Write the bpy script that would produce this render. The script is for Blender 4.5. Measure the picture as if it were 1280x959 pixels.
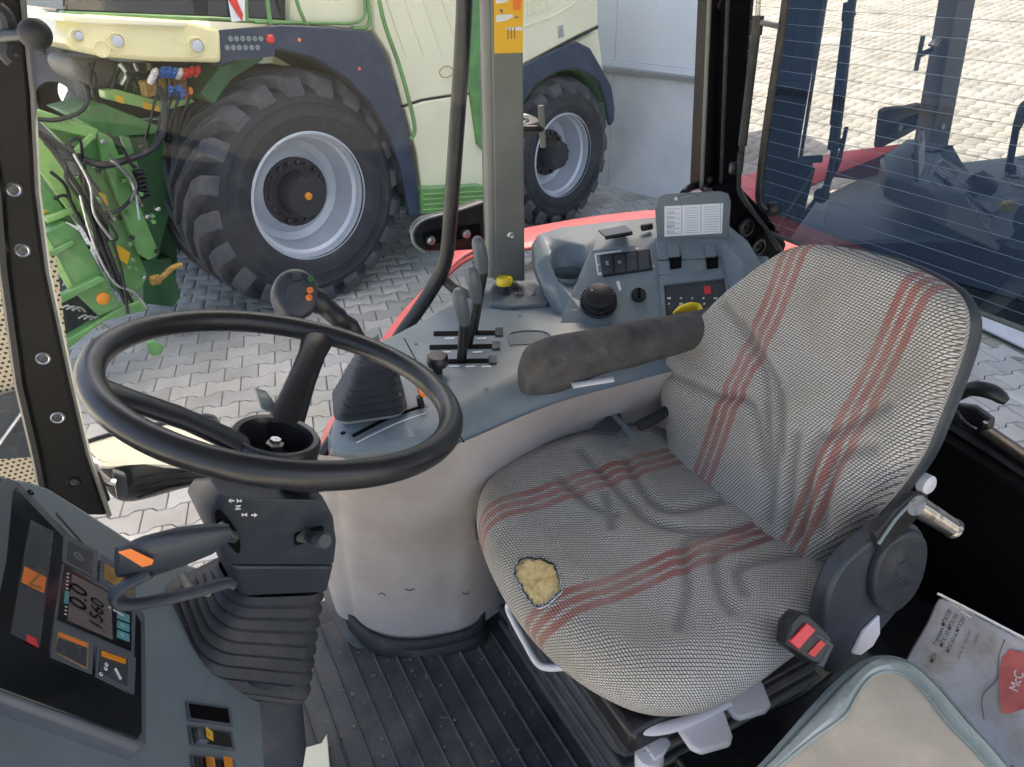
import bpy, bmesh, math, random
import numpy as np
from mathutils import Vector, Matrix
random.seed(7)
rng = np.random.default_rng(7)
for o in list(bpy.data.objects): bpy.data.objects.remove(o)
scene = bpy.context.scene
COL = scene.collection
rad = math.radians

# ------------------------------------------------------------------ camera
# world axes: X to the rear of the tractor, Y across the cab to its right side, Z up
F, CX, CY, EYE = 928.0, 640.0, 479.5, 2.6
PITCH, ROLL, HEAD = rad(30.0), rad(-1.2), rad(27.2)
fh = Vector((math.sin(HEAD), math.cos(HEAD), 0)); rt = Vector((math.cos(HEAD), -math.sin(HEAD), 0)); UPZ = Vector((0, 0, 1))
fwd = fh*math.cos(PITCH) - UPZ*math.sin(PITCH); u0 = fh*math.sin(PITCH) + UPZ*math.cos(PITCH)
RT = rt*math.cos(ROLL) + u0*math.sin(ROLL); UP = u0*math.cos(ROLL) - rt*math.sin(ROLL)
C0 = Vector((0, 0, EYE))
cam = bpy.data.cameras.new('camera'); camo = bpy.data.objects.new('camera', cam); COL.objects.link(camo)
camo.matrix_world = Matrix(((RT.x, UP.x, -fwd.x, 0), (RT.y, UP.y, -fwd.y, 0), (RT.z, UP.z, -fwd.z, EYE), (0, 0, 0, 1)))
cam.sensor_width = 36; cam.lens = 36*F/1280; cam.clip_start = 0.02; cam.clip_end = 2000
scene.camera = camo

# ------------------------------------------------------------------ light
SUN_EL, SUN_AZ = rad(46), math.atan2(0.287, 0.958)       # low over the hall behind the machines
sd = Vector((math.cos(SUN_EL)*math.cos(SUN_AZ), math.cos(SUN_EL)*math.sin(SUN_AZ), math.sin(SUN_EL)))
world = bpy.data.worlds.new('World'); scene.world = world; world.use_nodes = True
wn = world.node_tree; wn.nodes.clear()
sky = wn.nodes.new('ShaderNodeTexSky'); sky.sky_type = 'NISHITA'; sky.sun_disc = False
sky.sun_elevation = SUN_EL; sky.sun_rotation = math.pi/2 - SUN_AZ
sky.air_density = 0.55; sky.dust_density = 6.0; sky.ozone_density = 0.3
bg = wn.nodes.new('ShaderNodeBackground'); bg.inputs['Strength'].default_value = 0.12
wo = wn.nodes.new('ShaderNodeOutputWorld')
tint = wn.nodes.new('ShaderNodeMix'); tint.data_type = 'RGBA'; tint.blend_type = 'MULTIPLY'; tint.inputs[0].default_value = 1; tint.inputs[7].default_value = (1.07, 1.0, .88, 1)
wn.links.new(sky.outputs[0], tint.inputs[6]); wn.links.new(tint.outputs[2], bg.inputs[0]); wn.links.new(bg.outputs[0], wo.inputs[0])
sl = bpy.data.lights.new('sun', 'SUN'); sl.energy = 4.0; sl.angle = rad(0.5); sl.color = (1, .89, .72)
so = bpy.data.objects.new('sun', sl); COL.objects.link(so)
so.rotation_euler = sd.to_track_quat('Z', 'Y').to_euler()
scene.view_settings.view_transform = 'Standard'; scene.view_settings.look = 'None'
scene.view_settings.exposure = 2.75; scene.view_settings.gamma = 1

# ------------------------------------------------------------------ points on real planes
def ray(px, py): return fwd + RT*((px-CX)/F) - UP*((py-CY)/F)
def oz(px, py, z): d = ray(px, py); return C0 + d*((z-EYE)/d.z)
def oy(px, py, y): d = ray(px, py); return C0 + d*(y/d.y)
def ox(px, py, x): d = ray(px, py); return C0 + d*(x/d.x)
def od(px, py, t): return C0 + ray(px, py)*t
class Plane:
    def __init__(s, p, e1, e2):
        s.p = Vector(p); s.a = Vector(e1).normalized(); n = s.a.cross(Vector(e2)).normalized()
        if n.dot(C0 - s.p) < 0: n = -n
        s.n = n; s.b = n.cross(s.a)
    def at(s, px, py, off=0.0):
        d = ray(px, py); p = s.p + s.n*off; return C0 + d*((p-C0).dot(s.n)/d.dot(s.n))

# ------------------------------------------------------------------ materials
def lin(c): return tuple(((v/12.92) if v <= .04045 else ((v+.055)/1.055)**2.4) for v in c)
class NT:
    def __init__(s, name):
        s.m = bpy.data.materials.new(name); s.m.use_nodes = True; s.t = s.m.node_tree; s.t.nodes.clear()
        s.out = s.n('ShaderNodeOutputMaterial'); s.b = s.n('ShaderNodeBsdfPrincipled'); s.l(s.b.outputs[0], s.out.inputs[0])
    def n(s, ty, **k):
        x = s.t.nodes.new(ty)
        for a, v in k.items(): setattr(x, a, v)
        return x
    def l(s, a, b): s.t.links.new(a, b)
    def math(s, op, a, b=None, c=None):
        x = s.n('ShaderNodeMath', operation=op)
        for i, v in enumerate((a, b, c)):
            if v is None: continue
            if isinstance(v, (int, float)): x.inputs[i].default_value = v
            else: s.l(v, x.inputs[i])
        return x.outputs[0]
    def mix(s, f, a, b, bt='MIX'):
        x = s.n('ShaderNodeMix', data_type='RGBA', blend_type=bt)
        for i, v in ((0, f), (6, a), (7, b)):
            if isinstance(v, (int, float)): x.inputs[i].default_value = v
            elif isinstance(v, tuple): x.inputs[i].default_value = (*v[:3], 1)
            else: s.l(v, x.inputs[i])
        return x.outputs[2]
    def noise(s, scale, detail=4, rough=.55, vec=None, dist=0):
        x = s.n('ShaderNodeTexNoise'); x.inputs['Scale'].default_value = scale; x.inputs['Detail'].default_value = detail
        x.inputs['Roughness'].default_value = rough; x.inputs['Distortion'].default_value = dist
        if vec is None: vec = s.geo()
        s.l(vec, x.inputs['Vector']); return x.outputs['Fac']
    def geo(s):
        if not hasattr(s, '_g'): s._g = s.n('ShaderNodeTexCoord').outputs['Object']
        return s._g
    def uv(s): return s.n('ShaderNodeTexCoord').outputs['UV']
    def ramp(s, f, p0, p1):
        x = s.n('ShaderNodeMapRange'); s.l(f, x.inputs[0]); x.inputs[1].default_value = p0; x.inputs[2].default_value = p1; return x.outputs[0]
    def bump(s, h, st, dist=.001, prev=None):
        x = s.n('ShaderNodeBump'); x.inputs['Strength'].default_value = st; x.inputs['Distance'].default_value = dist
        s.l(h, x.inputs['Height'])
        if prev is not None: s.l(prev, x.inputs['Normal'])
        return x.outputs[0]
MATS = {}
def mat(name, col, rough=.5, metal=0, var=.15, vs=6, dirt=None, ds=9, dlo=.5, dhi=.75, grain=0, gs=900, coat=0, spec=.5, pos=False):
    if name in MATS: return MATS[name]
    t = NT(name); c = tuple(col)
    if pos: t._g = t.n('ShaderNodeNewGeometry').outputs['Position']
    base = t.mix(t.ramp(t.noise(vs, 5), .3, .7), tuple(v*(1-var) for v in c), tuple(min(1, v*(1+var)) for v in c))
    if dirt is not None:
        f = t.ramp(t.noise(ds, 7, .65), dlo, dhi); base = t.mix(f, base, dirt)
    t.l(base, t.b.inputs['Base Color'])
    r = t.ramp(t.noise(vs*3, 4), .2, .8)
    x = t.n('ShaderNodeMapRange'); t.l(r, x.inputs[0]); x.inputs[3].default_value = max(0, rough-.08); x.inputs[4].default_value = min(1, rough+.08)
    t.l(x.outputs[0], t.b.inputs['Roughness'])
    t.b.inputs['Metallic'].default_value = metal; t.b.inputs['Coat Weight'].default_value = coat; t.b.inputs['Coat Roughness'].default_value = .08
    t.b.inputs['Specular IOR Level'].default_value = spec
    if grain: t.l(t.bump(t.noise(gs, 2), grain, .0006), t.b.inputs['Normal'])
    MATS[name] = t.m; return t.m
def glass(name, tint=(1, 1, 1), a=1.0):
    t = NT(name); t.t.nodes.remove(t.b)
    tr = t.n('ShaderNodeBsdfTransparent'); tr.inputs[0].default_value = (*tint, 1)
    gl = t.n('ShaderNodeBsdfGlossy'); gl.inputs['Roughness'].default_value = 0.0; gl.inputs[0].default_value = (1, 1, 1, 1)
    g = t.n('ShaderNodeNewGeometry'); dt = t.n('ShaderNodeVectorMath', operation='DOT_PRODUCT'); t.l(g.outputs['Incoming'], dt.inputs[0]); t.l(g.outputs['Normal'], dt.inputs[1])
    om = t.math('SUBTRACT', 1.0, t.math('ABSOLUTE', dt.outputs['Value']))
    f = t.math('MINIMUM', t.math('MULTIPLY', t.math('ADD', .08, t.math('MULTIPLY', t.math('POWER', om, 5.0), .92)), a), .95)
    mx = t.n('ShaderNodeMixShader'); t.l(f, mx.inputs[0]); t.l(tr.outputs[0], mx.inputs[1]); t.l(gl.outputs[0], mx.inputs[2])
    t.l(mx.outputs[0], t.out.inputs[0]); return t.m
M = dict(
    console=mat('console_plastic', (.175, .222, .255), .38, dirt=(.24, .27, .28), ds=14, dlo=.52, dhi=.9, grain=.25),
    consolelid=mat('lid_plastic', (.14, .17, .185), .45, grain=.25),
    coldark=mat('column_plastic', (.035, .043, .056), .45, dirt=(.075, .08, .085), ds=20, dlo=.5, dhi=.85, grain=.3),
    black=mat('black_plastic', (.012, .013, .015), .4, dirt=(.035, .035, .035), ds=25, grain=.2),
    rim=mat('wheel_rim_rubber', (.017, .018, .021), .33, dirt=(.03, .03, .03), ds=30, dlo=.55, dhi=.8, grain=.1),
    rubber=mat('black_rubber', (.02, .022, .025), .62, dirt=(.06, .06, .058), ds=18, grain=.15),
    paintblack=mat('black_paint', (.0035, .0035, .004), .45, dirt=(.018, .016, .014), ds=20, dlo=.6, dhi=.8, spec=.3),
    deep=mat('rear_wall_black', (.004, .004, .005), .8, spec=.1),
    pillar=mat('pillar_grey', (.155, .165, .155), .4, dirt=(.22, .22, .2), ds=8, dlo=.55, dhi=.9),
    beige=mat('worn_side_lining', (.38, .355, .345), .8, var=.12, vs=4, dirt=(.27, .23, .21), ds=5, dlo=.44, dhi=.85, grain=.3, gs=700),
    floor=mat('floor_mat_rubber', (.034, .041, .050), .5, dirt=(.115, .11, .10), ds=9, dlo=.40, dhi=.75, grain=.3),
    red=mat('red_fender_paint', (.66, .12, .12), .5, coat=.25, var=.05),
    whitep=mat('white_coated_metal', (.66, .66, .70), .4, var=.06),
    chrome=mat('scuffed_chrome', (.30, .29, .28), .25, 1.0, dirt=(.05, .045, .04), ds=70, dlo=.5, dhi=.7),
    steel=mat('zinc_steel', (.5, .5, .5), .35, 1.0, var=.2, vs=40),
    yellow=mat('yellow_plastic', (.8, .60, .02), .35, var=.06),
    orange=mat('orange_print', (.85, .22, .04), .5, var=.08),
    redbtn=mat('red_button', (.7, .05, .06), .35, var=.08),
    white=mat('white_print', (.75, .76, .78), .6, var=.04),
    paper=mat('white_paper', (.78, .8, .84), .7, var=.03),
    ink=mat('grey_print', (.16, .17, .2), .7, var=.1),
    screen=mat('dash_cover', (.010, .012, .014), .12, var=.1, spec=.55),
    lcd=mat('lcd_window', (.16, .135, .135), .3, var=.12),
    dashgrey=mat('dash_bezel', (.10, .115, .14), .4, var=.06),
    lens=mat('dark_lamp_window', (.06, .07, .08), .25, var=.06, vs=10),
    teal=mat('teal_print', (.10, .34, .38), .5, var=.1),
    cream=mat('cream_paint', (.74, .68, .38), .3, coat=.5, var=.05, vs=2, dirt=(.66, .6, .34), ds=3),
    creamw=mat('cream_body', (.78, .76, .54), .35, coat=.3, var=.05, vs=2),
    navy=mat('navy_fender', (.022, .036, .072), .42, var=.12, dirt=(.055, .07, .10), ds=6, dlo=.5, dhi=.8),
    green=mat('green_paint', (.12, .29, .09), .38, var=.2, vs=8, dirt=(.13, .18, .09), ds=9, dlo=.5, dhi=.8, coat=.2),
    lime=mat('lime_green_paint', (.30, .52, .16), .38, var=.2, vs=10, dirt=(.12, .2, .08), ds=10, coat=.2),
    greend=mat('dark_green_paint', (.03, .11, .04), .5, var=.3),
    tyre=mat('tyre_rubber', (.020, .023, .030), .75, var=.25, vs=5, dirt=(.052, .053, .056), ds=7, dlo=.5, dhi=.85, grain=.3, gs=200),
    lug=mat('tyre_tread_rubber', (.060, .066, .080), .7, var=.25, vs=6, dirt=(.11, .10, .092), ds=8, dlo=.48, dhi=.8, grain=.3, gs=200),
    silver=mat('silver_rim_paint', (.50, .54, .60), .4, .25, var=.06),
    hub=mat('dark_hub', (.02, .022, .026), .5, var=.2),
    dirtm=mat('dark_machinery', (.025, .03, .03), .7, var=.4, vs=12),
    tank=mat('grey_tank', (.10, .10, .10), .6),
    sticker=mat('yellow_sticker', (.85, .50, .03), .5, var=.05),
    foam=mat('yellow_foam', (.74, .58, .27), .95, var=.2, vs=70, dirt=(.60, .38, .12), ds=60, grain=1.0, gs=300),
    dust=mat('dusty_lid', (.60, .52, .40), .7, var=.16, vs=14, dirt=(.56, .46, .33), ds=26, dlo=.45, dhi=.85, grain=.5, gs=500),
    greyfender=mat('grey_trim', (.2, .25, .26), .4),
    paleglass=mat('pale_green_seal', (.36, .41, .37), .25, var=.1, coat=.5),
    wallpanel=mat('grey_wall_panel', (.70, .73, .77), .45, var=.05, vs=1),
    concrete=mat('concrete_plinth', (.64, .66, .68), .85, var=.10, vs=2, dirt=(.76, .76, .74), ds=1.6, dlo=.48, dhi=.75, grain=.4, gs=60),
    alu=mat('aluminium_rail', (.52, .52, .54), .35, .6, var=.05),
    glasscab=mat('cab_window_dark', (.015, .02, .028), .06, var=.1, spec=.8),
    amber=mat('amber_light', (.75, .27, .02), .3), blue=mat('blue_caps', (.04, .15, .55), .4), redc=mat('red_caps', (.6, .04, .03), .4), redprint=mat('faded_red_print', (.55, .13, .12), .6, var=.2, vs=30),
    brown=mat('rusty_yellow', (.33, .2, .05), .6, var=.4, vs=40),
    hose=mat('hydraulic_hose', (.012, .013, .015), .45, var=.3, vs=60),
    mirrorsky=mat('mirror_glass_sky', (.70, .66, .54), .35, 0, var=.04),  # bright sky reflection painted in as a pale base colour
    curb=mat('light_kerb', (.5, .53, .56), .8, var=.08),
    bellow=mat('bellows_rubber', (.028, .033, .042), .5, dirt=(.07, .07, .072), ds=20, grain=.1),
    lever=mat('grey_lever_grip', (.10, .115, .13), .35, var=.1),
    armrest=mat('worn_armrest_foam', (.06, .06, .06), .8, var=.4, vs=22, dirt=(.13, .11, .09), ds=12, dlo=.5, dhi=.78, grain=.9, gs=350),
)
G_CLEAR = glass('clear_glass', (.96, .975, .97), .14); G_TINT = glass('tinted_heated_glass', (.07, .105, .15), 3.4)

# seat cloth: small slanted light dashes on black, red stripes, stains
def cloth():
    t = NT('seat_cloth'); uv = t.uv(); sx = t.n('ShaderNodeSeparateXYZ'); t.l(uv, sx.inputs[0]); u, v = sx.outputs[0], sx.outputs[1]
    wob = t.noise(9, 2, vec=uv)
    wv = t.n('ShaderNodeTexNoise'); wv.inputs['Scale'].default_value = 60; t.l(uv, wv.inputs['Vector'])
    u = t.math('ADD', u, t.math('MULTIPLY', t.math('SUBTRACT', wv.outputs[0], .5), .0022)); v = t.math('ADD', v, t.math('MULTIPLY', t.math('SUBTRACT', t.noise(45, 2, vec=uv), .5), .0022))
    PR = .0045
    row = t.math('DIVIDE', v, PR); ri = t.math('FLOOR', row); rf = t.math('FRACT', row)
    cu = t.math('ADD', t.math('DIVIDE', u, .0064), t.math('MULTIPLY', ri, .35)); cf = t.math('FRACT', t.math('ADD', cu, t.math('MULTIPLY', rf, .3)))
    tri_r = t.math('ABSOLUTE', t.math('SUBTRACT', rf, .5)); tri_c = t.math('ABSOLUTE', t.math('SUBTRACT', cf, .5))
    inr = t.ramp(tri_r, .43, .31); inc = t.ramp(tri_c, .45, .33)
    dash = t.math('MULTIPLY', inr, inc)
    # red stripes: three, spaced 17 mm, in two groups
    def grp(c):
        a = t.math('SUBTRACT', u, c); w = t.math('ABSOLUTE', t.math('SUBTRACT', t.math('FRACT', t.math('ADD', t.math('DIVIDE', a, .021), .5)), .5))
        return t.math('MULTIPLY', t.ramp(w, .40, .27), t.math('LESS_THAN', t.math('ABSOLUTE', a), .0315))
    sw2 = t.math('MULTIPLY', t.math('MAXIMUM', t.math('SUBTRACT', .30, v), 0.0), .0); red = t.math('MAXIMUM', grp(.125), grp(-.125))
    n1 = t.noise(500, 2, vec=uv); big = t.noise(7, 4, vec=uv)
    light = t.mix(t.ramp(n1, .35, .65), (.40, .39, .375), (.88, .84, .75))
    redc = t.mix(t.ramp(n1, .3, .7), (.27, .035, .022), (.48, .075, .045))
    worn = t.ramp(t.noise(6, 3, vec=uv), .35, .7)
    c1 = t.mix(t.math('MULTIPLY', red, t.math('ADD', .42, t.math('MULTIPLY', worn, .55))), light, redc)
    dk = t.mix(red, (.024, .026, .032), (.17, .05, .045))
    c = t.mix(dash, dk, c1)
    c = t.mix(t.math('MULTIPLY', t.ramp(big, .45, .72), .45), c, (.27, .23, .14), 'MIX')
    c = t.mix(t.math('MULTIPLY', t.ramp(t.noise(3.3, 5, vec=uv), .45, .7), .3), c, (.10, .10, .11), 'MIX')
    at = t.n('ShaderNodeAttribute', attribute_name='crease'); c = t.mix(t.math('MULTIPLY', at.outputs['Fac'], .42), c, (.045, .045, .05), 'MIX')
    t.l(c, t.b.inputs['Base Color']); t.b.inputs['Roughness'].default_value = .9; t.b.inputs['Sheen Weight'].default_value = .15
    t.l(t.bump(dash, .8, .0012), t.b.inputs['Normal']); return t.m
M['cloth'] = cloth()

# ------------------------------------------------------------------ mesh helpers
class MB:
    def __init__(s): s.v = []; s.f = []; s.uv = None
    def add(s, vs, fs):
        k = len(s.v); s.v += [Vector(v) for v in vs]; s.f += [tuple(i+k for i in f) for f in fs]; return s
    def box(s, c, size, R=None):
        c = Vector(c); hx, hy, hz = [q/2 for q in size]
        vs = [Vector((x*hx, y*hy, z*hz)) for x in (-1, 1) for y in (-1, 1) for z in (-1, 1)]
        if R is not None: vs = [R @ v for v in vs]
        return s.add([c+v for v in vs], [(0, 1, 3, 2), (4, 6, 7, 5), (0, 4, 5, 1), (2, 3, 7, 6), (0, 2, 6, 4), (1, 5, 7, 3)])
    def prism(s, pts, off):
        """closed polygon pts extruded by vector off"""
        n = len(pts); off = Vector(off); vs = [Vector(p) for p in pts] + [Vector(p)+off for p in pts]
        return s.add(vs, [tuple(range(n))[::-1], tuple(range(n, 2*n))] + [(i, (i+1) % n, n+(i+1) % n, n+i) for i in range(n)])
    def tube(s, pts, r, n=10, closed=False, cap=True, flat=None):
        pts = [Vector(p) for p in pts]; m = len(pts); rr = r if isinstance(r, (list, tuple)) else [r]*m
        rings = []; prev = None
        for i in range(m):
            if closed: d = pts[(i+1) % m] - pts[i-1]
            else: d = pts[min(i+1, m-1)] - pts[max(i-1, 0)]
            d.normalize()
            if prev is None:
                a = Vector((0, 0, 1)) if abs(d.z) < .9 else Vector((1, 0, 0)); a = (a - d*a.dot(d)).normalized()
            else:
                a = (prev - d*prev.dot(d)).normalized()
            prev = a; b = d.cross(a)
            fa, fb = (1, 1) if flat is None else flat
            rings.append([pts[i] + (a*math.cos(q)*fa + b*math.sin(q)*fb)*rr[i] for q in [2*math.pi*j/n for j in range(n)]])
        return s.rings(rings, closed, cap)
    def rings(s, rings, closed=False, cap=True):
        n = len(rings[0]); m = len(rings); k = len(s.v)
        for r in rings: s.v += [Vector(v) for v in r]
        for i in range(m if closed else m-1):
            a, b = k+i*n, k+((i+1) % m)*n
            for j in range(n): s.f.append((a+j, a+(j+1) % n, b+(j+1) % n, b+j))
        if cap and not closed:
            s.f.append(tuple(range(k, k+n))[::-1]); s.f.append(tuple(range(k+(m-1)*n, k+m*n)))
        return s
    def lathe(s, c, axis, prof, n=24, cap=True, ref=None):
        """prof: (radius, height along axis)"""
        c = Vector(c); ax = Vector(axis).normalized(); a = Vector(ref) if ref else (Vector((0, 0, 1)) if abs(ax.z) < .9 else Vector((1, 0, 0)))
        a = (a - ax*a.dot(ax)).normalized(); b = ax.cross(a)
        return s.rings([[c + ax*h + (a*math.cos(2*math.pi*j/n) + b*math.sin(2*math.pi*j/n))*max(r, 1e-4) for j in range(n)] for r, h in prof], cap=cap)
    def grid(s, rows, uv=None):
        m, n = len(rows), len(rows[0]); k = len(s.v)
        for r in rows: s.v += [Vector(v) for v in r]
        for i in range(m-1):
            for j in range(n-1): s.f.append((k+i*n+j, k+i*n+j+1, k+(i+1)*n+j+1, k+(i+1)*n+j))
        return s
    def build(s, name, m, parent=None, smooth=None, bevel=0, seg=2, sub=0, solid=0, kind=None):
        me = bpy.data.meshes.new(name); org = root_loc(parent)
        me.from_pydata([tuple(v-org) for v in s.v], [], s.f); me.materials.append(m)
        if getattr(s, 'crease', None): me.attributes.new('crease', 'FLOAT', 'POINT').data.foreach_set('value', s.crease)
        if s.uv is not None:
            ul = me.uv_layers.new(name='UVMap')
            idx = np.empty(len(me.loops), dtype=np.int32); me.loops.foreach_get('vertex_index', idx)
            ul.data.foreach_set('uv', np.array(s.uv, dtype=np.float32)[idx].ravel())
        bm = bmesh.new(); bm.from_mesh(me)
        bmesh.ops.recalc_face_normals(bm, faces=bm.faces)
        bm.to_mesh(me); bm.free()
        o = bpy.data.objects.new(name, me); COL.objects.link(o)
        if parent is not None: o.parent = parent
        if solid:
            md = o.modifiers.new('solid', 'SOLIDIFY'); md.thickness = solid; md.offset = 0
        if bevel:
            md = o.modifiers.new('bevel', 'BEVEL'); md.width = bevel; md.segments = seg; md.limit_method = 'ANGLE'; md.angle_limit = rad(32); md.harden_normals = False
        if sub:
            md = o.modifiers.new('sub', 'SUBSURF'); md.levels = sub; md.render_levels = sub
        if smooth is None: smooth = True
        if smooth:
            try: me.shade_auto_smooth
            except Exception: pass
            for p in me.polygons: p.use_smooth = True
            if not sub:
                bm = bmesh.new(); bm.from_mesh(me)
                for e in bm.edges:
                    if len(e.link_faces) == 2 and e.calc_face_angle(0) > rad(38): e.smooth = False
                bm.to_mesh(me); bm.free()
        if kind: o['kind'] = kind
        return o
def root_loc(p):
    while p is not None and p.parent is not None: p = p.parent
    return Vector(p.location) if p is not None else Vector((0, 0, 0))
def thing(name, label, cat, loc, group=None):
    o = bpy.data.objects.new(name, None); o.empty_display_size = .1; COL.objects.link(o); o.location = Vector(loc)
    o['label'] = label; o['category'] = cat
    if group: o['group'] = group
    return o
def crv(pts, k=6, closed=False):
    """smooth curve through points"""
    pts = [Vector(p) for p in pts]; n = len(pts); out = []
    for i in range(n if closed else n-1):
        if closed: p0, p1, p2, p3 = pts[i-1], pts[i], pts[(i+1) % n], pts[(i+2) % n]
        else: p0, p1, p2, p3 = pts[max(i-1, 0)], pts[i], pts[i+1], pts[min(i+2, n-1)]
        for j in range(k):
            t = j/k; out.append(.5*((2*p1) + (p2-p0)*t + (2*p0-5*p1+4*p2-p3)*t*t + (3*p1-p0-3*p2+p3)*t**3))
    if not closed: out.append(pts[-1])
    return out
def circ(c, a, b, r, n=16): return [Vector(c) + (Vector(a)*math.cos(2*math.pi*j/n) + Vector(b)*math.sin(2*math.pi*j/n))*r for j in range(n)]
def rrect(c, a, b, w, h, r, k=4):
    c, a, b = Vector(c), Vector(a), Vector(b); out = []
    for sx, sy, q0 in ((1, 1, 0), (-1, 1, 90), (-1, -1, 180), (1, -1, 270)):
        for j in range(k+1):
            q = rad(q0+90*j/k); out.append(c + a*(sx*(w/2-r)+r*math.cos(q)) + b*(sy*(h/2-r)+r*math.sin(q)))
    return out
def cut(o, cutter):
    bpy.context.view_layer.update()
    md = o.modifiers.new('cut', 'BOOLEAN'); md.object = cutter; md.operation = 'DIFFERENCE'; md.solver = 'EXACT'
    bpy.context.view_layer.update()
    me = bpy.data.meshes.new_from_object(o.evaluated_get(bpy.context.evaluated_depsgraph_get()))
    o.modifiers.clear(); o.data = me
    bpy.data.objects.remove(cutter)
def mirror_child(src, parent, off):
    c = src.copy(); COL.objects.link(c); c.parent = parent; c.location = Vector(off); return c
def text(parent, s, P, A, B, m, name='lettering', hfac=1.0, raw=False, lift=.0006, bold=0):
    """flat print on plane P: baseline from pixel A to pixel B"""
    a = A if raw else P.at(*A, lift); b = B if raw else P.at(*B, lift); x = (b-a); L = x.length; x.normalize(); y = P.n.cross(x)
    cu = bpy.data.curves.new('t', 'FONT'); cu.body = s; cu.extrude = .0; cu.offset = bold; tmp = bpy.data.objects.new('t', cu); COL.objects.link(tmp)
    bpy.context.view_layer.update()
    me = bpy.data.meshes.new_from_object(tmp.evaluated_get(bpy.context.evaluated_depsgraph_get())); bpy.data.objects.remove(tmp)
    w = max(v.co.x for v in me.vertices) if len(me.vertices) else 1; k = L/w; org = root_loc(parent)
    for v in me.vertices: v.co = a + x*(v.co.x*k) + y*(v.co.y*k*hfac) + (P.n*lift if raw else Vector()) - org
    me.materials.clear(); me.materials.append(m)
    o = bpy.data.objects.new(name, me); COL.objects.link(o); o.parent = parent; return o
def hit(o, px, py, off=0.0):
    dg = bpy.context.evaluated_depsgraph_get(); ob = o.evaluated_get(dg); mi = ob.matrix_world.inverted(); d = ray(px, py).normalized()
    ok, loc, nr, _ = ob.ray_cast(mi @ C0, mi.to_3x3() @ d)
    if not ok: return None
    n = (ob.matrix_world.to_3x3() @ nr).normalized()
    if n.dot(d) > 0: n = -n
    return ob.matrix_world @ loc + n*off
def quad(P, pts, off=0.0): return [P.at(x, y, off) for x, y in pts]
# ================================================================== SETTING
def ground():
    t = NT('yard_far_paving'); b = t.n('ShaderNodeTexBrick'); b.inputs['Scale'].default_value = 1
    mp = t.n('ShaderNodeMapping'); mp.inputs['Rotation'].default_value = (0, 0, rad(-12)*-1)
    t.l(t.geo(), mp.inputs[0]); t.l(mp.outputs[0], b.inputs['Vector'])
    b.inputs['Brick Width'].default_value = .24; b.inputs['Row Height'].default_value = .18; b.inputs['Mortar Size'].default_value = .006
    b.inputs['Color1'].default_value = (.26, .26, .22, 1); b.inputs['Color2'].default_value = (.31, .30, .26, 1); b.inputs['Mortar'].default_value = (.10, .105, .07, 1)
    t.l(t.mix(t.ramp(t.noise(.6, 5), .4, .7), b.outputs['Color'], t.mix(.5, b.outputs['Color'], (.28, .27, .22))), t.b.inputs['Base Color']); t.b.inputs['Roughness'].default_value = .85
    g = MB().add([(-400, -400, -.03), (400, -400, -.03), (400, 400, -.03), (-400, 400, -.03)], [(0, 1, 2, 3)]).build('ground', t.m, smooth=False); g['kind'] = 'structure'
    return g
GROUND = ground()
PAVM = [mat('paver_a', (.39, .39, .38), .85, var=.14, vs=1.1, dirt=(.25, .25, .22), ds=1.3, dlo=.42, dhi=.72, grain=.6, gs=120, pos=True),
        mat('paver_b', (.44, .44, .425), .85, var=.14, vs=1.1, dirt=(.29, .29, .26), ds=1.3, dlo=.42, dhi=.72, grain=.6, gs=120, pos=True),
        mat('paver_c', (.345, .35, .345), .85, var=.14, vs=1.1, dirt=(.24, .24, .21), ds=1.3, dlo=.42, dhi=.72, grain=.6, gs=120, pos=True)]
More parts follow.
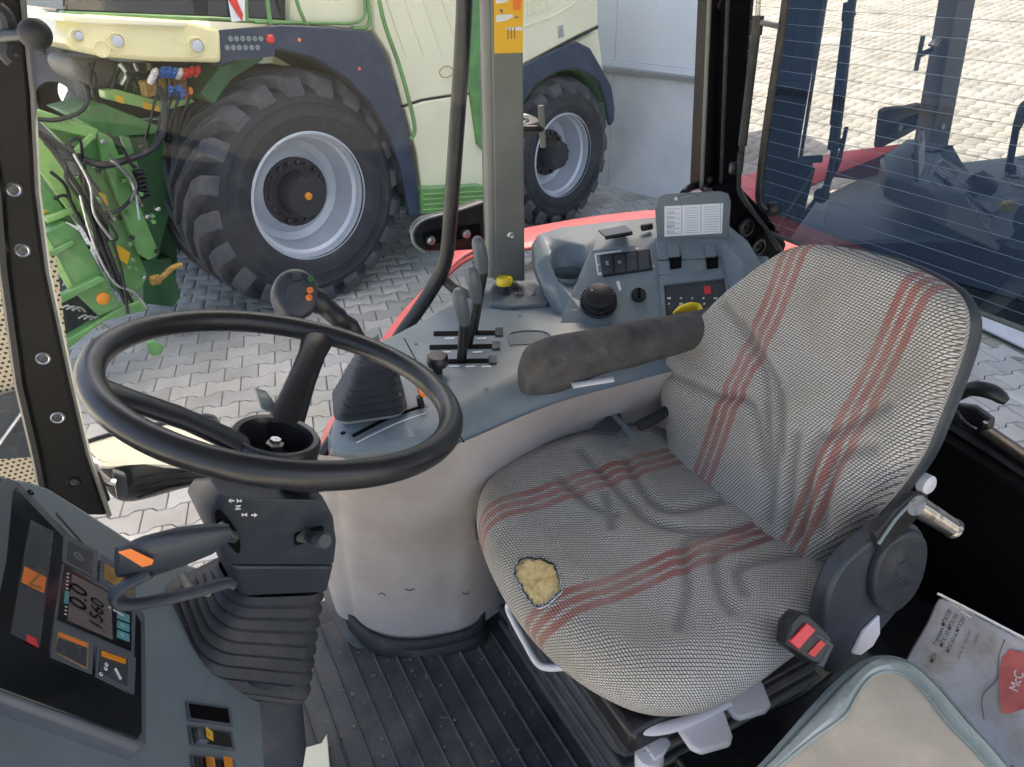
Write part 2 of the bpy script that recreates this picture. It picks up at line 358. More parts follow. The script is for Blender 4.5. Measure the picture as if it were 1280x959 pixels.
def pavers():
    W, Hh, D, J = .235, .175, .016, .003
    xs = [0, .17, .30, .5, .70, .83, 1.0]
    f = lambda x: D*(1 if (x < .2 or x > .8) else -1)
    low = [(x*W, -f(x)) for x in xs]; top = [(x*W, f(x)+Hh) for x in xs][::-1]
    poly = low + top; cx, cy = W/2, Hh/2
    def ring(ins, z): return [(cx+(x-cx)*(1-2*ins/W), cy+(y-cy)*(1-2*ins/Hh), z) for x, y in poly]
    vs = ring(J, -.028) + ring(J, -.005) + ring(J+.005, 0); n = len(poly)
    fs = [(i, (i+1) % n, n+(i+1) % n, n+i) for i in range(n)] + [(n+i, n+(i+1) % n, 2*n+(i+1) % n, 2*n+i) for i in range(n)] + [tuple(range(2*n, 3*n))]
    base = np.array(vs) - np.array([cx, cy, 0])
    ca, sa = math.cos(rad(-12)), math.sin(rad(-12))
    R = np.array([[ca, -sa], [sa, ca]])
    org = np.array([1.5, 4.0])
    cells = []
    for j in range(-62, 66):
        for i in range(-68, 34):
            x = (i + (.5 if j % 2 else 0))*W; y = j*Hh
            p = org + R @ np.array([x, y]); cells.append((p[0], p[1]))
    C = np.array(cells); cam0 = np.array([0, 0]);
    d = C - cam0; P3 = np.c_[C, np.zeros(len(C))] - np.array(C0)
    zz = P3 @ np.array(fwd); px = 640 + F*(P3 @ np.array(RT))/np.maximum(zz, .01); py = 479.5 - F*(P3 @ np.array(UP))/np.maximum(zz, .01)
    # which pavers the open views past the machinery show
    vis = (zz > 0) & (((px > 85) & (px < 600) & (py > 265) & (py < 670)) | ((px > 730) & (px < 860) & (py > 225) & (py < 275)) | ((px > 1215) & (px < 1280) & (py > 425) & (py < 560)))
    vis &= ~((px > 110) & (px < 520) & (py < 390)) & ~((py > 560) & (px > 300))
    order = np.argsort(zz + (~vis)*1e3); single = set(order[:300].tolist())
    root = bpy.data.objects.new('yard_paving', None); COL.objects.link(root); root['kind'] = 'structure'
    meshes = []
    for k in range(3):
        me = bpy.data.meshes.new('paver'); me.from_pydata(base.tolist(), [], fs); me.materials.append(PAVM[k]); meshes.append(me)
    for k in sorted(single):
        o = bpy.data.objects.new('paver', meshes[int(rng.integers(3))]); COL.objects.link(o); o.parent = root
        o.location = (C[k, 0], C[k, 1], float(rng.normal()*.0008)); o.rotation_euler = (float(rng.normal()*.006), float(rng.normal()*.006), rad(-12) + (math.pi if rng.random() < 0 else 0))
    rest = np.array([k for k in range(len(C)) if k not in single and not (C[k, 0] > 5.4 and C[k, 1] > -6)])
    nb = len(base); V = np.empty((len(rest), nb, 3)); B2 = base[:, :2] @ R.T
    V[:, :, 0] = B2[None, :, 0] + C[rest, 0][:, None]; V[:, :, 1] = B2[None, :, 1] + C[rest, 1][:, None]; V[:, :, 2] = base[None, :, 2] + rng.normal(size=len(rest))[:, None]*.0008
    V[:, 2*n:, 2] += B2[None, 2*n:, 0]*rng.normal(size=len(rest))[:, None]*.008
    me = bpy.data.meshes.new('paving_field'); nf = len(fs); fl = np.concatenate([np.array(f) for f in fs]); ln = np.array([len(f) for f in fs])
    me.vertices.add(len(rest)*nb); me.vertices.foreach_set('co', V.ravel())
    L = (fl[None, :] + (np.arange(len(rest))*nb)[:, None]).ravel(); me.loops.add(len(L)); me.loops.foreach_set('vertex_index', L.astype(np.int32))
    me.polygons.add(len(rest)*nf); st = np.concatenate([[0], np.cumsum(ln)[:-1]])
    me.polygons.foreach_set('loop_start', (st[None, :] + (np.arange(len(rest))*len(fl))[:, None]).ravel().astype(np.int32))
    me.polygons.foreach_set('material_index', np.repeat(rng.integers(0, 3, len(rest)), nf).astype(np.int32))
    for m in PAVM: me.materials.append(m)
    me.update(calc_edges=True); me.validate()
    o = bpy.data.objects.new('paving_field', me); COL.objects.link(o); o.parent = root; o['kind'] = 'stuff'
pavers()

# ---- hall behind
WP = Vector((5.519, 7.912, 0)); WD = Vector((.2, -.98, 0)).normalized(); WN = Vector((-WD.y, WD.x, 0)); WN = WN if WN.dot(C0-WP) > 0 else -WN
hall = thing('hall_building', 'large hall with grey metal wall panels above a pale concrete plinth, closing the yard', 'building', WP)
def wbox(s0, s1, z0, z1, o0, o1):
    a = WP + WD*s0; b = WP + WD*s1
    pts = [a+WN*o0, b+WN*o0, b+WN*o1, a+WN*o1]; return MB().prism([p+UPZ*z0 for p in pts], UPZ*(z1-z0))
for k, s0 in enumerate((-9, -6, -3, .9-.9, 3, 6, 9, 12)):
    s1 = s0+3-.008
    wbox(s0, s1, -.02, 1.36, -.3, 0).build('plinth_panel', M['concrete'], hall, smooth=False, bevel=.006)
    wbox(s0, s1, 1.49, 8.6, -.28, -.02).build('wall_panel', M['wallpanel'], hall, smooth=False, bevel=.006)
wbox(-9, 15, 1.363, 1.42, -.28, .05).build('drip_rail', M['alu'], hall, smooth=False, bevel=.004)
wbox(-9, 15, 1.423, 1.487, -.28, .012).build('base_rail', M['wallpanel'], hall, smooth=False, bevel=.004)
wbox(-9, 15, -.02, 8.6, -14, -.31).build('hall_body', M['wallpanel'], hall, smooth=False)
wbox(-9.1, 15.1, 8.603, 8.75, -14.2, .15).build('roof_edge', M['alu'], hall, smooth=False)
# pale kerb strip seen past the rear window
MB().prism([oz(1214, 388, .003), oz(1300, 425, .003), oz(1300, 446, .003), oz(1208, 402, .003)], (0, 0, .012)).build('kerb_strip', M['curb'], smooth=False)['kind'] = 'structure'

# ================================================================== FORAGE HARVESTER
W1 = Vector((1.116, 5.94, 0)); HD = Vector((.961, .277, 0)).normalized(); HN = Vector((HD.y, -HD.x, 0))
HR = Matrix((HD, HN, UPZ)).transposed()
def hv(s, o, z): return W1 + HD*s + HN*o + UPZ*z
HP = Plane(W1, HD, UPZ)
def hp(px, py, off=0.0): return HP.at(px, py, off)
harv = thing('forage_harvester', 'large cream and green forage harvester with navy fenders parked beside the tractor', 'harvester', hv(1.6, -1.2, 0))
def wheel(s, z, R, w, rimr, nl, label):
    c = hv(s, 0, z); ax = HN
    wh = MB().lathe(c, ax, [(rimr*.985, -.0), (rimr, .0), (rimr*1.035, -.012), (rimr*1.03, -.03), (rimr*.955, -.035), (rimr*.955, -.09), (rimr*.90, -.11), (rimr*.90, -.17), (rimr*.86, -.20), (rimr*.82, -.30), (rimr*.70, -.325), (rimr*.52, -.26), (rimr*.45, -.25), (rimr*.44, -.30), (.02, -.30)], 56, cap=False).build('wheel', M['silver'], harv)
    if label: wh['label'] = label
    # tyre carcass
    prof = [(rimr*.99, -.04), (rimr*1.02, -.008), (rimr*1.10, .018), (R*.66, .026), (R*.665, .031), (R*.68, .031), (R*.685, .028), (R*.76, .026), (R*.765, .031), (R*.775, .031), (R*.78, .024), (R*.81, .014), (R*.855, -.01), (R*.89, -.06), (R*.915, -.14), (R*.92, -w*.5), (R*.915, -w+.14), (R*.88, -w+.04), (R*.75, -w), (rimr, -w+.05)]
    tb = MB().lathe(c, ax, prof, 72, cap=False)
    ty = tb.build('tyre', M['tyre'], wh)
    # tread lugs, two rows of slanting bars
    lb = MB(); a0 = HD; b0 = UPZ
    for k in range(nl):
        for side in (0, 1):
            th0 = 2*math.pi*(k + .5*side)/nl; dth = 2*math.pi/nl
            path = []
            sg = 1 if side == 0 else -1
            # from shoulder to centre line, sweeping
            for q, (h, r0, r1, tt) in enumerate(((.014, .82, .875, .0), (-.02, .84, .965, .03), (-.07, .86, 1.0, .16), (-w*.20, .90, 1.012, .55), (-w*.36, .90, 1.015, 1.1), (-w*.53, .90, 1.015, 1.8))):
                hh = h if side == 0 else -w - h
                wd = (.50, .50, .48, .40, .36, .34)[q]*dth
                ang = th0 + tt*dth*1.25
                row = []
                for rr, e in ((r0, -wd/2*1.25), (r1, -wd/2), (r1, wd/2), (r0, wd/2*1.25)):
                    an = ang + e; row.append(c + ax*hh + (a0*math.cos(an) + b0*math.sin(an))*(R*rr))
                path.append(row)
            lb.rings(path)
    lb.build('tread_lug_rows', M['lug'], wh, smooth=False, bevel=.006, seg=1)
    # hub, flange and nuts
    hb = MB().lathe(c, ax, [(rimr*.56, -.27), (rimr*.56, -.235), (rimr*.36, -.23), (rimr*.345, -.08), (rimr*.32, -.06), (.001, -.06)], 28, cap=False).build('hub', M['hub'], wh)
    nb = MB()
    for k in range(18):
        q = 2*math.pi*k/18; p = c + (a0*math.cos(q) + b0*math.sin(q))*(rimr*.485); nb.lathe(p, ax, [(.022, -.26), (.022, -.205), (.012, -.20), (.001, -.20)], 6, cap=False)
    for k in range(10):
        q = 2*math.pi*(k+.3)/10; p = c + (a0*math.cos(q) + b0*math.sin(q))*(rimr*.30); nb.lathe(p, ax, [(.010, -.07), (.010, -.048), (.001, -.045)], 6, cap=False)
    nb.build('wheel_nuts', M['hub'], wh, kind='stuff')
    return wh
w1 = wheel(.20, .94, .94, .86, .50, 20, 'big front drive wheel with silver rim')
MB().lathe(hv(.20, 0, .94), HN, [(.032, -.061), (.03, -.04), (.02, -.03), (.001, -.03)], 16, cap=False).build('hub_cap', M['amber'], w1)
w2 = wheel(3.19, .75, .76, .46, .425, 18, 'smaller rear steering wheel with silver rim')
def hplate(name, m, pts, off, th, parent=harv, bevel=.01, **k):
    """plate whose outline is given as side-plane points, thickness inwards"""
    return MB().prism([hp(x, y, off) for x, y in pts], -HN*th).build(name, m, parent, bevel=bevel, **k)
# front fender: navy skirt over the wheel
fo = [(277, 38), (352, 31), (412, 34), (463, 40), (478, 62), (497, 110), (512, 175), (522, 230), (526, 268), (512, 271)]
fi = [(508, 245), (500, 205), (487, 170), (465, 130), (435, 98), (395, 73), (350, 62), (312, 68), (277, 82)]
hplate('front_fender', M['navy'], [hp_ for hp_ in crv([Vector((x, y, 0)) for x, y in fo[:1]], 1)] if 0 else fo + fi, .10, .05)
arch = crv([hp(x, y, .05) for x, y in fi], 3)
MB().grid([[p for p in arch], [p - HN*.75 for p in arch]]).build('wheel_arch_liner', M['dirtm'], harv, solid=.02)
hplate('fender_front_lip', M['greend'], [(277, 79), (305, 72), (318, 66), (330, 74), (290, 100), (268, 130), (250, 118)], -.1, .5)
# cream front platform with lamps
pf = [(110, 18), (240, 26), (276, 37), (278, 79), (190, 77), (125, 71), (92, 62), (78, 50)]
hplate('front_platform', M['cream'], pf, .16, .9, bevel=.03, seg=3)
hplate('platform_rim', M['creamw'], [(78, 17), (150, 22), (236, 27), (232, 35), (120, 31), (78, 27)], .185, .5, bevel=.012)
for x, y, r in ((127, 61, .05), (145, 52, .055), (245, 58, .06), (96, 45, .04)):
    c = hp(x, y, .165); MB().lathe(c, HN, [(r, -.01), (r, .008), (r*.85, .01), (r*.8, -.004), (.001, -.004)], 20, cap=False).build('lamp_recess', M['cream'], harv)
    if x != 127: MB().lathe(c + HD*.01, HN, [(r*.62, -.01), (r*.62, .004), (r*.5, .012), (.001, .014)], 16, cap=False).build('headlamp', M['silver'], harv)
# fender switch panel with symbols
sp = Plane(hp(300, 50, .11), HD, UPZ)
MB().prism(rrect(sp.at(307, 55), HD, UPZ, .40, .19, .02), HN*.012).build('switch_panel', M['navy'], harv, smooth=False)
for r_ in range(2):
    for c_ in range(6):
        p = sp.at(288+c_*7.6-r_*4, 48.5+r_*11, .014)
        MB().lathe(p, HN, [(.018, 0), (.018, .004), (.013, .0045), (.012, .002), (.001, .002)], 10, cap=False).build('symbol_button', M['greyfender'], harv)
MB().lathe(sp.at(337, 49, .014), HN, [(.03, -.01), (.03, .02), (.018, .03), (.001, .03)], 16, cap=False).build('socket', M['redc'], harv)
for x, y in ((374, 50), (449, 86)): MB().lathe(hp(x, y, .10), HN, [(.013, 0), (.012, .006), (.001, .008)], 10, cap=False).build('marker_dot', M['orange'], harv)
# cab windows above
hplate('cab_window', M['glasscab'], [(78, -60), (360, -60), (362, 27), (270, 24), (80, 16)], -.10, .9, bevel=.02)
hplate('cab_post', M['creamw'], [(362, -60), (478, -60), (472, 40), (415, 36), (364, 29)], -.02, 1.0, bevel=.02)
hplate('cab_frame', M['green'], [(300, -60), (309, -60), (312, 27), (303, 26)], .02, .1)
hplate('window_sill_bar', M['green'], [(80, 14), (270, 21), (362, 26), (362, 32), (270, 27), (80, 20)], .02, .12)
hplate('warning_board', M['white'], [(281, -30), (306, -30), (307, 26), (290, 28)], .19, .01)
hplate('warning_stripe', M['redc'], [(283, -4), (293, -8), (304, 18), (303, 27), (294, 14)], .197, .004)
# side body: ribbed cream panel, seam, lower panel
body = [(462, -60), (598, -60), (603, 114), (560, 119), (527, 124), (503, 132), (487, 70), (468, 40)]
hplate('side_door', M['creamw'], body, .02, 1.6, bevel=.012)
hplate('lower_side_door', M['creamw'], [(506, 135), (530, 127), (562, 122), (603, 117), (604, 236), (560, 238), (527, 238), (521, 190)], .02, 1.6, bevel=.012)
hplate('seam_gap', M['black'], [(503, 131), (560, 117), (603, 112), (603, 119), (560, 122), (506, 137)], .0, .8, bevel=0)
for k in range(5):
    x0 = 486 + k*23; dx = 19
    MB().tube([hp(x0-22, -60, .02), hp(x0+6, 25, .024), hp(x0+dx+2, 70+k*.5, .02)], [.012, .012, .006], 8, flat=(1, .8)).build('pressed_rib', M['creamw'], harv)
LG = Plane(hp(558, 90, .022), HD, UPZ)
MB().tube([LG.at(558, 90) + (HD*math.cos(q)*.075 + UPZ*math.sin(q)*.045) for q in [2*math.pi*j/28 for j in range(28)]], .0035, 5, closed=True).build('oval_badge', M['brown'], harv)
hplate('green_post', M['green'], [(572, -60), (604, -60), (608, 30), (607, 190), (597, 180), (585, 90)], .05, .12)
hplate('running_board', M['green'], [(527, 236), (606, 232), (610, 262), (575, 266), (528, 268)], .14, .7, bevel=.01)
for k in range(4): MB().tube([hp(529, 243+k*6.5, .145), hp(608, 239+k*6, .145)], .006, 6).build('tread_ridge', M['lime'], harv)
# rails
MB().tube(crv([hp(465, -60, .12), hp(478, 20, .12), hp(500, 85, .12), hp(516, 145, .13), hp(518, 166, .12), hp(513, 173, .09)], 5), .018, 10).build('hand_rail', M['green'], harv)
MB().tube(crv([hp(326, -60, .06), hp(338, 31, .06)], 2), .016, 8).build('grab_bar', M['green'], harv)
MB().tube(crv([hp(362, -40, .05), hp(372, 5, .05), hp(384, 33, .05)], 4), .014, 8).build('grab_bar', M['green'], harv)
MB().tube(crv([hp(318, 28, .05), hp(400, 29, .05), hp(440, 29, .05), hp(454, 22, .05), hp(456, 5, .05), hp(450, -40, .05)], 5), .012, 8).build('platform_rail', M['green'], harv)
MB().tube(crv([hp(440, 35, .05), hp(456, 35, .05), hp(462, 20, .05), hp(452, -40, .05)], 5), .016, 8).build('platform_rail', M['green'], harv)
# rear body and fender
hplate('rear_side_panel', M['creamw'], [(610, -60), (748, -60), (748, 33), (720, 46), (690, 62), (655, 81), (612, 96)], .03, 2.0, bevel=.02)
hplate('rear_lower_panel', M['creamw'], [(612, 99), (655, 85), (690, 66), (748, 37), (752, 66), (755, 96), (740, 70), (722, 58), (700, 66), (660, 88), (640, 116), (612, 130)], -.01, 1.8, bevel=.02)
for k in range(4): hplate('vent_slot', M['creamw'], [(659+k*8, -40), (663+k*8, -40), (665+k*8, 18-k*2.4), (661+k*8, 20-k*2.4)], .045, .03, bevel=.006)
hplate('rear_seam', M['black'], [(655, 80.5), (700, 56), (748, 32), (748, 35.5), (700, 59), (655, 83.5)], .036, .02, bevel=0)
hplate('panel_latch', M['steel'], [(698, 33), (704, 31), (705, 46), (699, 47)], .045, .03, bevel=.004)
hplate('panel_crease', M['creamw'], [(655, 32), (690, 20), (715, 6), (720, -2), (722, 0), (715, 9), (690, 23), (655, 35)], .04, .02, bevel=.004)
r2o = [(628, 150), (640, 120), (656, 81), (700, 60), (722, 52), (738, 60), (752, 84), (765, 108), (769, 135), (768, 152), (763, 158)]
r2i = [(758, 128), (750, 104), (736, 92), (718, 86), (695, 90), (672, 104), (655, 125), (645, 150)]
hplate('rear_fender', M['navy'], r2o + r2i, .07, .05, bevel=.015)
hplate('wheel_well', M['greend'], [(640, 84), (752, 84), (762, 150), (640, 190)], -.5, .05)
a2 = crv([hp(x, y, .05) for x, y in r2i], 3)
MB().grid([a2, [p - HN*.6 for p in a2]]).build('wheel_arch_liner', M['greend'], harv, solid=.02)
# underbody, axle, mass behind the wheels
def hbox(name, m, s0, s1, o0, o1, z0, z1, bevel=.02, parent=harv):
    return MB().box(hv((s0+s1)/2, (o0+o1)/2, (z0+z1)/2), (s1-s0, o1-o0, z1-z0), HR).build(name, m, parent, bevel=bevel)
hbox('chassis', M['greend'], -.6, 3.6, -2.2, -.75, .55, 1.35)
hbox('engine_body', M['creamw'], .9, 3.7, -2.9, -1.65, 1.3, 3.6)
hbox('driver_cab', M['glasscab'], -1.1, .6, -2.3, -1.05, 2.35, 3.6)
hbox('cab_roof', M['creamw'], -1.3, .8, -2.6, -.3, 3.6, 3.8, .05)
hbox('front_axle', M['greend'], -.05, .3, -2.6, -.5, .78, 1.1)
for s, z, R, wd in ((.13, .955, .96, .62), (3.1, .72, .72, .46)):
    c = hv(s, -2.95+wd, z); ww = MB().lathe(c, HN, [(R*.5, -wd), (R*.97, -wd+.05), (R, -wd+.1), (R, -.1), (R*.97, -.05), (R*.5, 0), (R*.48, -.05), (.01, -.1)], 40, cap=False).build('far_wheel', M['tyre'], harv)
# ================================================================== GREEN FRONT ATTACHMENT (left of the big wheel)
att = thing('feeder_unit', 'green steel feeder unit with hoses and yellow stickers standing before the harvester wheel', 'machine', hv(-1.2, -.6, 0))
def aplate(name, m, pts, off, th, bevel=.008, **k): return MB().prism([hp(x, y, off) for x, y in pts], -HN*th).build(name, m, att, bevel=bevel, **k)
aplate('deck_plate', M['green'], [(85, 142), (130, 130), (200, 158), (205, 166), (140, 172), (118, 160)], -.35, .5)
aplate('top_beam', M['lime'], [(130, 113), (145, 112), (202, 126), (240, 122), (244, 128), (200, 140), (132, 124)], -.30, .12)
aplate('rear_shelf', M['green'], [(160, 100), (250, 108), (250, 125), (200, 126), (150, 112)], -.6, .5)
aplate('hood_plate', M['lime'], [(38, 140), (50, 137), (124, 162), (118, 174), (60, 160)], -.05, .05)
aplate('inner_plate', M['green'], [(50, 150), (118, 172), (104, 186), (80, 180)], -.15, .1)
aplate('drive_cover', M['greend'], [(118, 160), (160, 160), (205, 160), (215, 260), (195, 330), (150, 300), (120, 230)], -.55, .4)
aplate('side_arm', M['green'], [(122, 164), (140, 172), (200, 318), (186, 326), (172, 318), (128, 200)], -.05, .08)
aplate('tall_side_plate', M['green'], [(98, 172), (122, 166), (150, 205), (150, 260), (184, 342), (180, 356), (160, 376), (140, 360), (120, 300), (108, 240)], -.12, .10)
aplate('lower_side_plate', M['green'], [(55, 292), (82, 278), (100, 290), (130, 345), (152, 384), (124, 396), (96, 368), (60, 310)], .10, .12)
aplate('folded_edge', M['lime'], [(54, 290), (62, 300), (96, 366), (88, 366), (54, 305)], .12, .04)
aplate('front_boom', M['lime'], [(38, 160), (52, 170), (120, 262), (104, 286), (84, 262), (38, 200)], .02, .16)
aplate('front_boom_side', M['green'], [(38, 205), (84, 266), (98, 284), (80, 276), (55, 262), (38, 240)], .0, .12)
aplate('round_guard', M['green'], [(46, 262), (60, 250), (84, 262), (82, 280), (58, 292), (48, 285)], -.10, .2)
aplate('foot_bar', M['green'], [(66, 374), (126, 345), (134, 350), (70, 384)], .16, .06)
aplate('skid_rail', M['green'], [(80, 428), (150, 385), (176, 376), (184, 388), (130, 402), (84, 438)], .12, .1)
aplate('grey_trough', M['tank'], [(64, 345), (80, 350), (74, 372), (66, 374)], .0, .1)
aplate('pickup_bed', M['dirtm'], [(66, 380), (126, 356), (140, 396), (90, 430), (76, 430)], .0, .25)
aplate('ground_bracket', M['green'], [(184, 430), (192, 425), (206, 434), (202, 444), (190, 446)], .3, .05)
for k in range(9):
    x = 76 + (k*37 % 52); y = 386 + (k*23 % 34)
    MB().tube(crv([hp(x, y, .07), hp(x+9, y-4, .09), hp(x+17, y+2, .08)], 4), .006, 6).build('tine', M['steel'], att)
aplate('back_frame', M['greend'], [(100, 150), (215, 150), (222, 330), (214, 372), (182, 382), (150, 340)], -.75, .1)
aplate('low_skid_plate', M['greend'], [(176, 326), (214, 322), (226, 372), (216, 384), (180, 380)], -.6, .2)
aplate('gusset', M['lime'], [(112, 168), (122, 170), (96, 196), (90, 190)], .0, .03)
aplate('gusset', M['green'], [(150, 170), (162, 172), (176, 214), (168, 220)], -.2, .03)
aplate('cross_rail', M['lime'], [(56, 272), (128, 246), (131, 252), (60, 280)], .04, .05)
aplate('cross_rail', M['green'], [(60, 316), (92, 300), (95, 306), (64, 324)], .13, .03)
rn = random.Random(3)
for k in range(34):
    x, y = rn.uniform(96, 190), rn.uniform(165, 350)
    x = x if y < 260 else x + 10
    MB().lathe(hp(x, y, rn.choice((-.1, -.04, .0, .03))), HN, [(.016, -.03), (.016, .006), (.008, .010), (.001, .010)], 6, cap=False).build('bolt', M[rn.choice(('steel', 'hub', 'green'))], att, smooth=False)
for a_, b_, o in (((92, 222), (134, 330), .1), ((150, 196), (178, 258), -.02)):
    p, q = hp(*a_, o), hp(*b_, o); MB().tube([p, p.lerp(q, .55)], .030, 12).build('ram_cylinder', M['green'], att); MB().tube([p.lerp(q, .5), q], .014, 10).build('ram_rod', M['chrome'], att)
for k in range(8):
    x, y = rn.uniform(60, 150), rn.uniform(160, 280); o = rn.uniform(.05, .17)
    MB().tube(crv([hp(x, y, o), hp(x+rn.uniform(8, 22), y+rn.uniform(-12, 18), o), hp(x+rn.uniform(20, 34), y+rn.uniform(20, 45), o-.05), hp(x+rn.uniform(24, 48), y+rn.uniform(40, 80), o)], 5), rn.uniform(.006, .011), 7).build('hose', M[rn.choice(('hose', 'hose', 'tank', 'steel'))], att)
for k in range(12):
    x = 150 + k*7.5; MB().tube(crv([hp(x, 84+rn.uniform(0, 6), -.4), hp(x+rn.uniform(-12, 12), 100, -.36), hp(x+rn.uniform(-14, 14), 122, -.4)], 5), rn.uniform(.008, .015), 7).build('hose', M[rn.choice(('hose', 'tank', 'greend'))], att)
MB().box(hp(180, 106, -.7), (.9, .2, .34), HR).build('valve_bank', M['dirtm'], att, bevel=.02)
# stickers
for pts in ([(144, 118), (154, 121), (155, 130), (145, 127)], [(178, 127), (199, 133), (200, 140), (180, 136)], [(122, 240), (132, 243), (136, 257), (127, 254)], [(147, 306), (163, 316), (159, 331), (143, 320)], [(49, 256), (61, 254), (62, 265), (50, 268)]):
    off = {144: -.295, 178: -.295, 122: -.115, 147: -.115, 49: -.095}[pts[0][0]]
    st = aplate('warning_sticker', M['sticker'], pts, off+.004, .003, bevel=0, smooth=False)
MB().lathe(hp(128.5, 373, .10), HN, [(.045, -.01), (.043, .012), (.02, .022), (.001, .022)], 18, cap=False).build('reflector', M['amber'], att)
MB().lathe(hp(172, 232, -.1), HN, [(.055, -.4), (.06, -.02), (.04, 0), (.001, 0)], 16, cap=False).build('drive_knuckle', M['dirtm'], att)
for k in range(7): MB().tube([hp(172, 214, -.08) + UPZ*(-.03*k) + (HD*math.cos(q)+HN*math.sin(q))*.035 for q in [2*math.pi*j/14 for j in range(14)]], .009, 6, closed=True).build('spring_coil', M['hub'], att)
MB().tube(crv([hp(190, 352, .05), hp(203, 346, .1), hp(214, 336, .1), hp(228, 330, .12)], 4), [.02]*4*3+[.012], 8).build('pto_joint', M['brown'], att)
MB().box(hp(194, 350, .05), (.08, .06, .07), HR).build('pto_yoke', M['brown'], att, bevel=.02)
MB().lathe(hp(160, 178, -.5), HN, [(.05, 0), (.055, .03), (.03, .04), (.001, .04)], 14, cap=False).build('pulley', M['greend'], att)
# hoses
def hose(pts, r, off, m='hose'): MB().tube(crv([hp(x, y, o if o is not None else off) for x, y, o in pts], 6), r, 8).build('hose', M[m], att)
N = None
hose([(104, 200, N), (130, 206, N), (158, 200, N), (190, 186, N), (204, 164, N), (206, 130, N), (200, 112, -.1)], .024, .08)
hose([(108, 254, N), (128, 266, N), (150, 262, N), (172, 240, N)], .013, .06)
hose([(40, 148, N), (70, 150, N), (100, 140, N), (110, 124, N), (104, 105, N)], .014, .0)
hose([(48, 166, N), (66, 188, N), (88, 220, N), (110, 256, N), (124, 300, N), (140, 340, N), (158, 380, N)], .016, .14)
hose([(40, 160, N), (74, 182, N), (98, 206, N), (116, 250, N), (128, 292, N), (150, 350, N), (165, 378, N)], .014, .16)
hose([(56, 178, N), (82, 206, N), (84, 226, N), (112, 268, N), (122, 310, N)], .012, .17)
hose([(86, 180, N), (104, 214, N), (106, 240, N), (130, 270, N), (146, 296, N), (136, 300, N), (124, 284, N)], .010, .18)
hose([(92, 192, N), (112, 230, N), (118, 268, N), (140, 300, N)], .010, .19, 'steel')
hose([(100, 244, N), (112, 290, N), (128, 330, N), (146, 356, N), (168, 366, N), (184, 385, N)], .009, .2, 'steel')
hose([(140, 300, N), (152, 340, N), (160, 392, N)], .010, .2)
hose([(110, 240, N), (124, 262, N), (133, 292, N), (124, 316, N), (132, 338, N)], .018, .13)
hose([(98, 192, N), (106, 230, N), (120, 270, N), (124, 300, N)], .02, .1)
for k, x in enumerate((196, 208, 214, 222, 234)): hose([(x, 98, -.2), (x+1, 112, -.1), (x-2+k, 124, -.1), (x-8, 150, -.1), (x-14+k, 175, -.2)], .009, -.1)
hose([(112, 80, -.5), (120, 100, N), (116, 118, N), (124, 128, N)], .010, -.4); hose([(118, 78, -.5), (113, 100, N), (120, 124, N)], .010, -.4)
# coloured couplings
cb = [(193, 92, 'white'), (203, 90, 'blue'), (210, 90, 'blue'), (217, 91, 'blue'), (224, 92, 'white'), (231, 92, 'redc'), (238, 90, 'redc'), (246, 89, 'redc'), (212, 114, 'blue'), (222, 113, 'blue'), (226, 118, 'blue'), (236, 116, 'orange'), (190, 98, 'white')]
for x, y, m in cb: MB().lathe(hp(x, y, -.12), (HN + UPZ*.6), [(.022, -.05), (.024, 0), (.022, .03), (.012, .035), (.012, .06), (.001, .06)], 12, cap=False).build('hose_coupling', M[m], att)
MB().box(hp(205, 108, -.25), (.30, .1, .10), HR).build('coupling_block', M['brown'], att, bevel=.01)
# clutter behind, far tyre
ft = thing('farm_tyre', 'grey agricultural tyre lying low behind the green unit, below the cream platform', 'tyre', hv(-1.1, -1.6, 0))
c = oy(84, 122, 7.4); ty = MB().lathe(c, HN+HD*-.8, [(.15, -.20), (.34, -.22), (.46, -.15), (.48, 0), (.46, .15), (.34, .2), (.15, .2)], 40, cap=False)
for k in range(16):
    q = 2*math.pi*k/16; ax = (HN+HD*-.8).normalized(); a = UPZ; b = ax.cross(a); d = a*math.cos(q)+b*math.sin(q); e = a*math.cos(q+.25)+b*math.sin(q+.25)
    ty.tube([c+d*.34+ax*.2, c+d*.46+ax*.17, c+d*.49+ax*.09, c+e*.50+ax*-.02], .028, 6)
ty.build('tyre_carcass', M['lug'], ft)
tk = thing('grey_tank', 'dull grey moulded tank half hidden under the cream front platform', 'tank', hv(-.9, -1.3, .4))
MB().prism([hp(x, y, -.5) for x, y in ((88, 72), (146, 74), (152, 96), (140, 112), (112, 108), (92, 92))], -HN*.6).build('tank_shell', M['tank'], tk, bevel=.06, seg=3)
MB().prism([hp(x, y, -.45) for x, y in ((148, 78), (192, 78), (194, 100), (168, 112), (150, 104))], -HN*.6).build('side_block', M['greend'], tk, bevel=.03)
for k in range(5): MB().tube(crv([hp(150+k*9, 80, -.42), hp(158+k*7, 92, -.4), hp(152+k*8, 106, -.42)], 5), .016, 8).build('pipe', M['dirtm' if k % 2 else 'steel'], tk)
# wire fence far left
fe = thing('wire_fence', 'dark wire fence on the bright yard at the far left beside the black cab pillar', 'fence', oz(60, 110, 0))
def fp(x, y): return oy(x, y, 12.0)
for x0, x1 in ((32, 40), (44, 55), (60, 68), (80, 88), (18, 26)): MB().tube([fp(x0, 56), fp(x1, 140)], .012, 6).build('upright_wire', M['dirtm'], fe)
for y in (67, 100): MB().tube([fp(10, y), fp(88, y)], .012, 6).build('cross_wire', M['dirtm'], fe)
# ================================================================== TRACTOR CAB
cab = thing('tractor_cab', 'black framed tractor cab with grey centre post, ribbed floor mat and tinted rear window', 'cab', (.55, .8, 1.2))
YS = 1.5                      # plane of the cab's right side windows
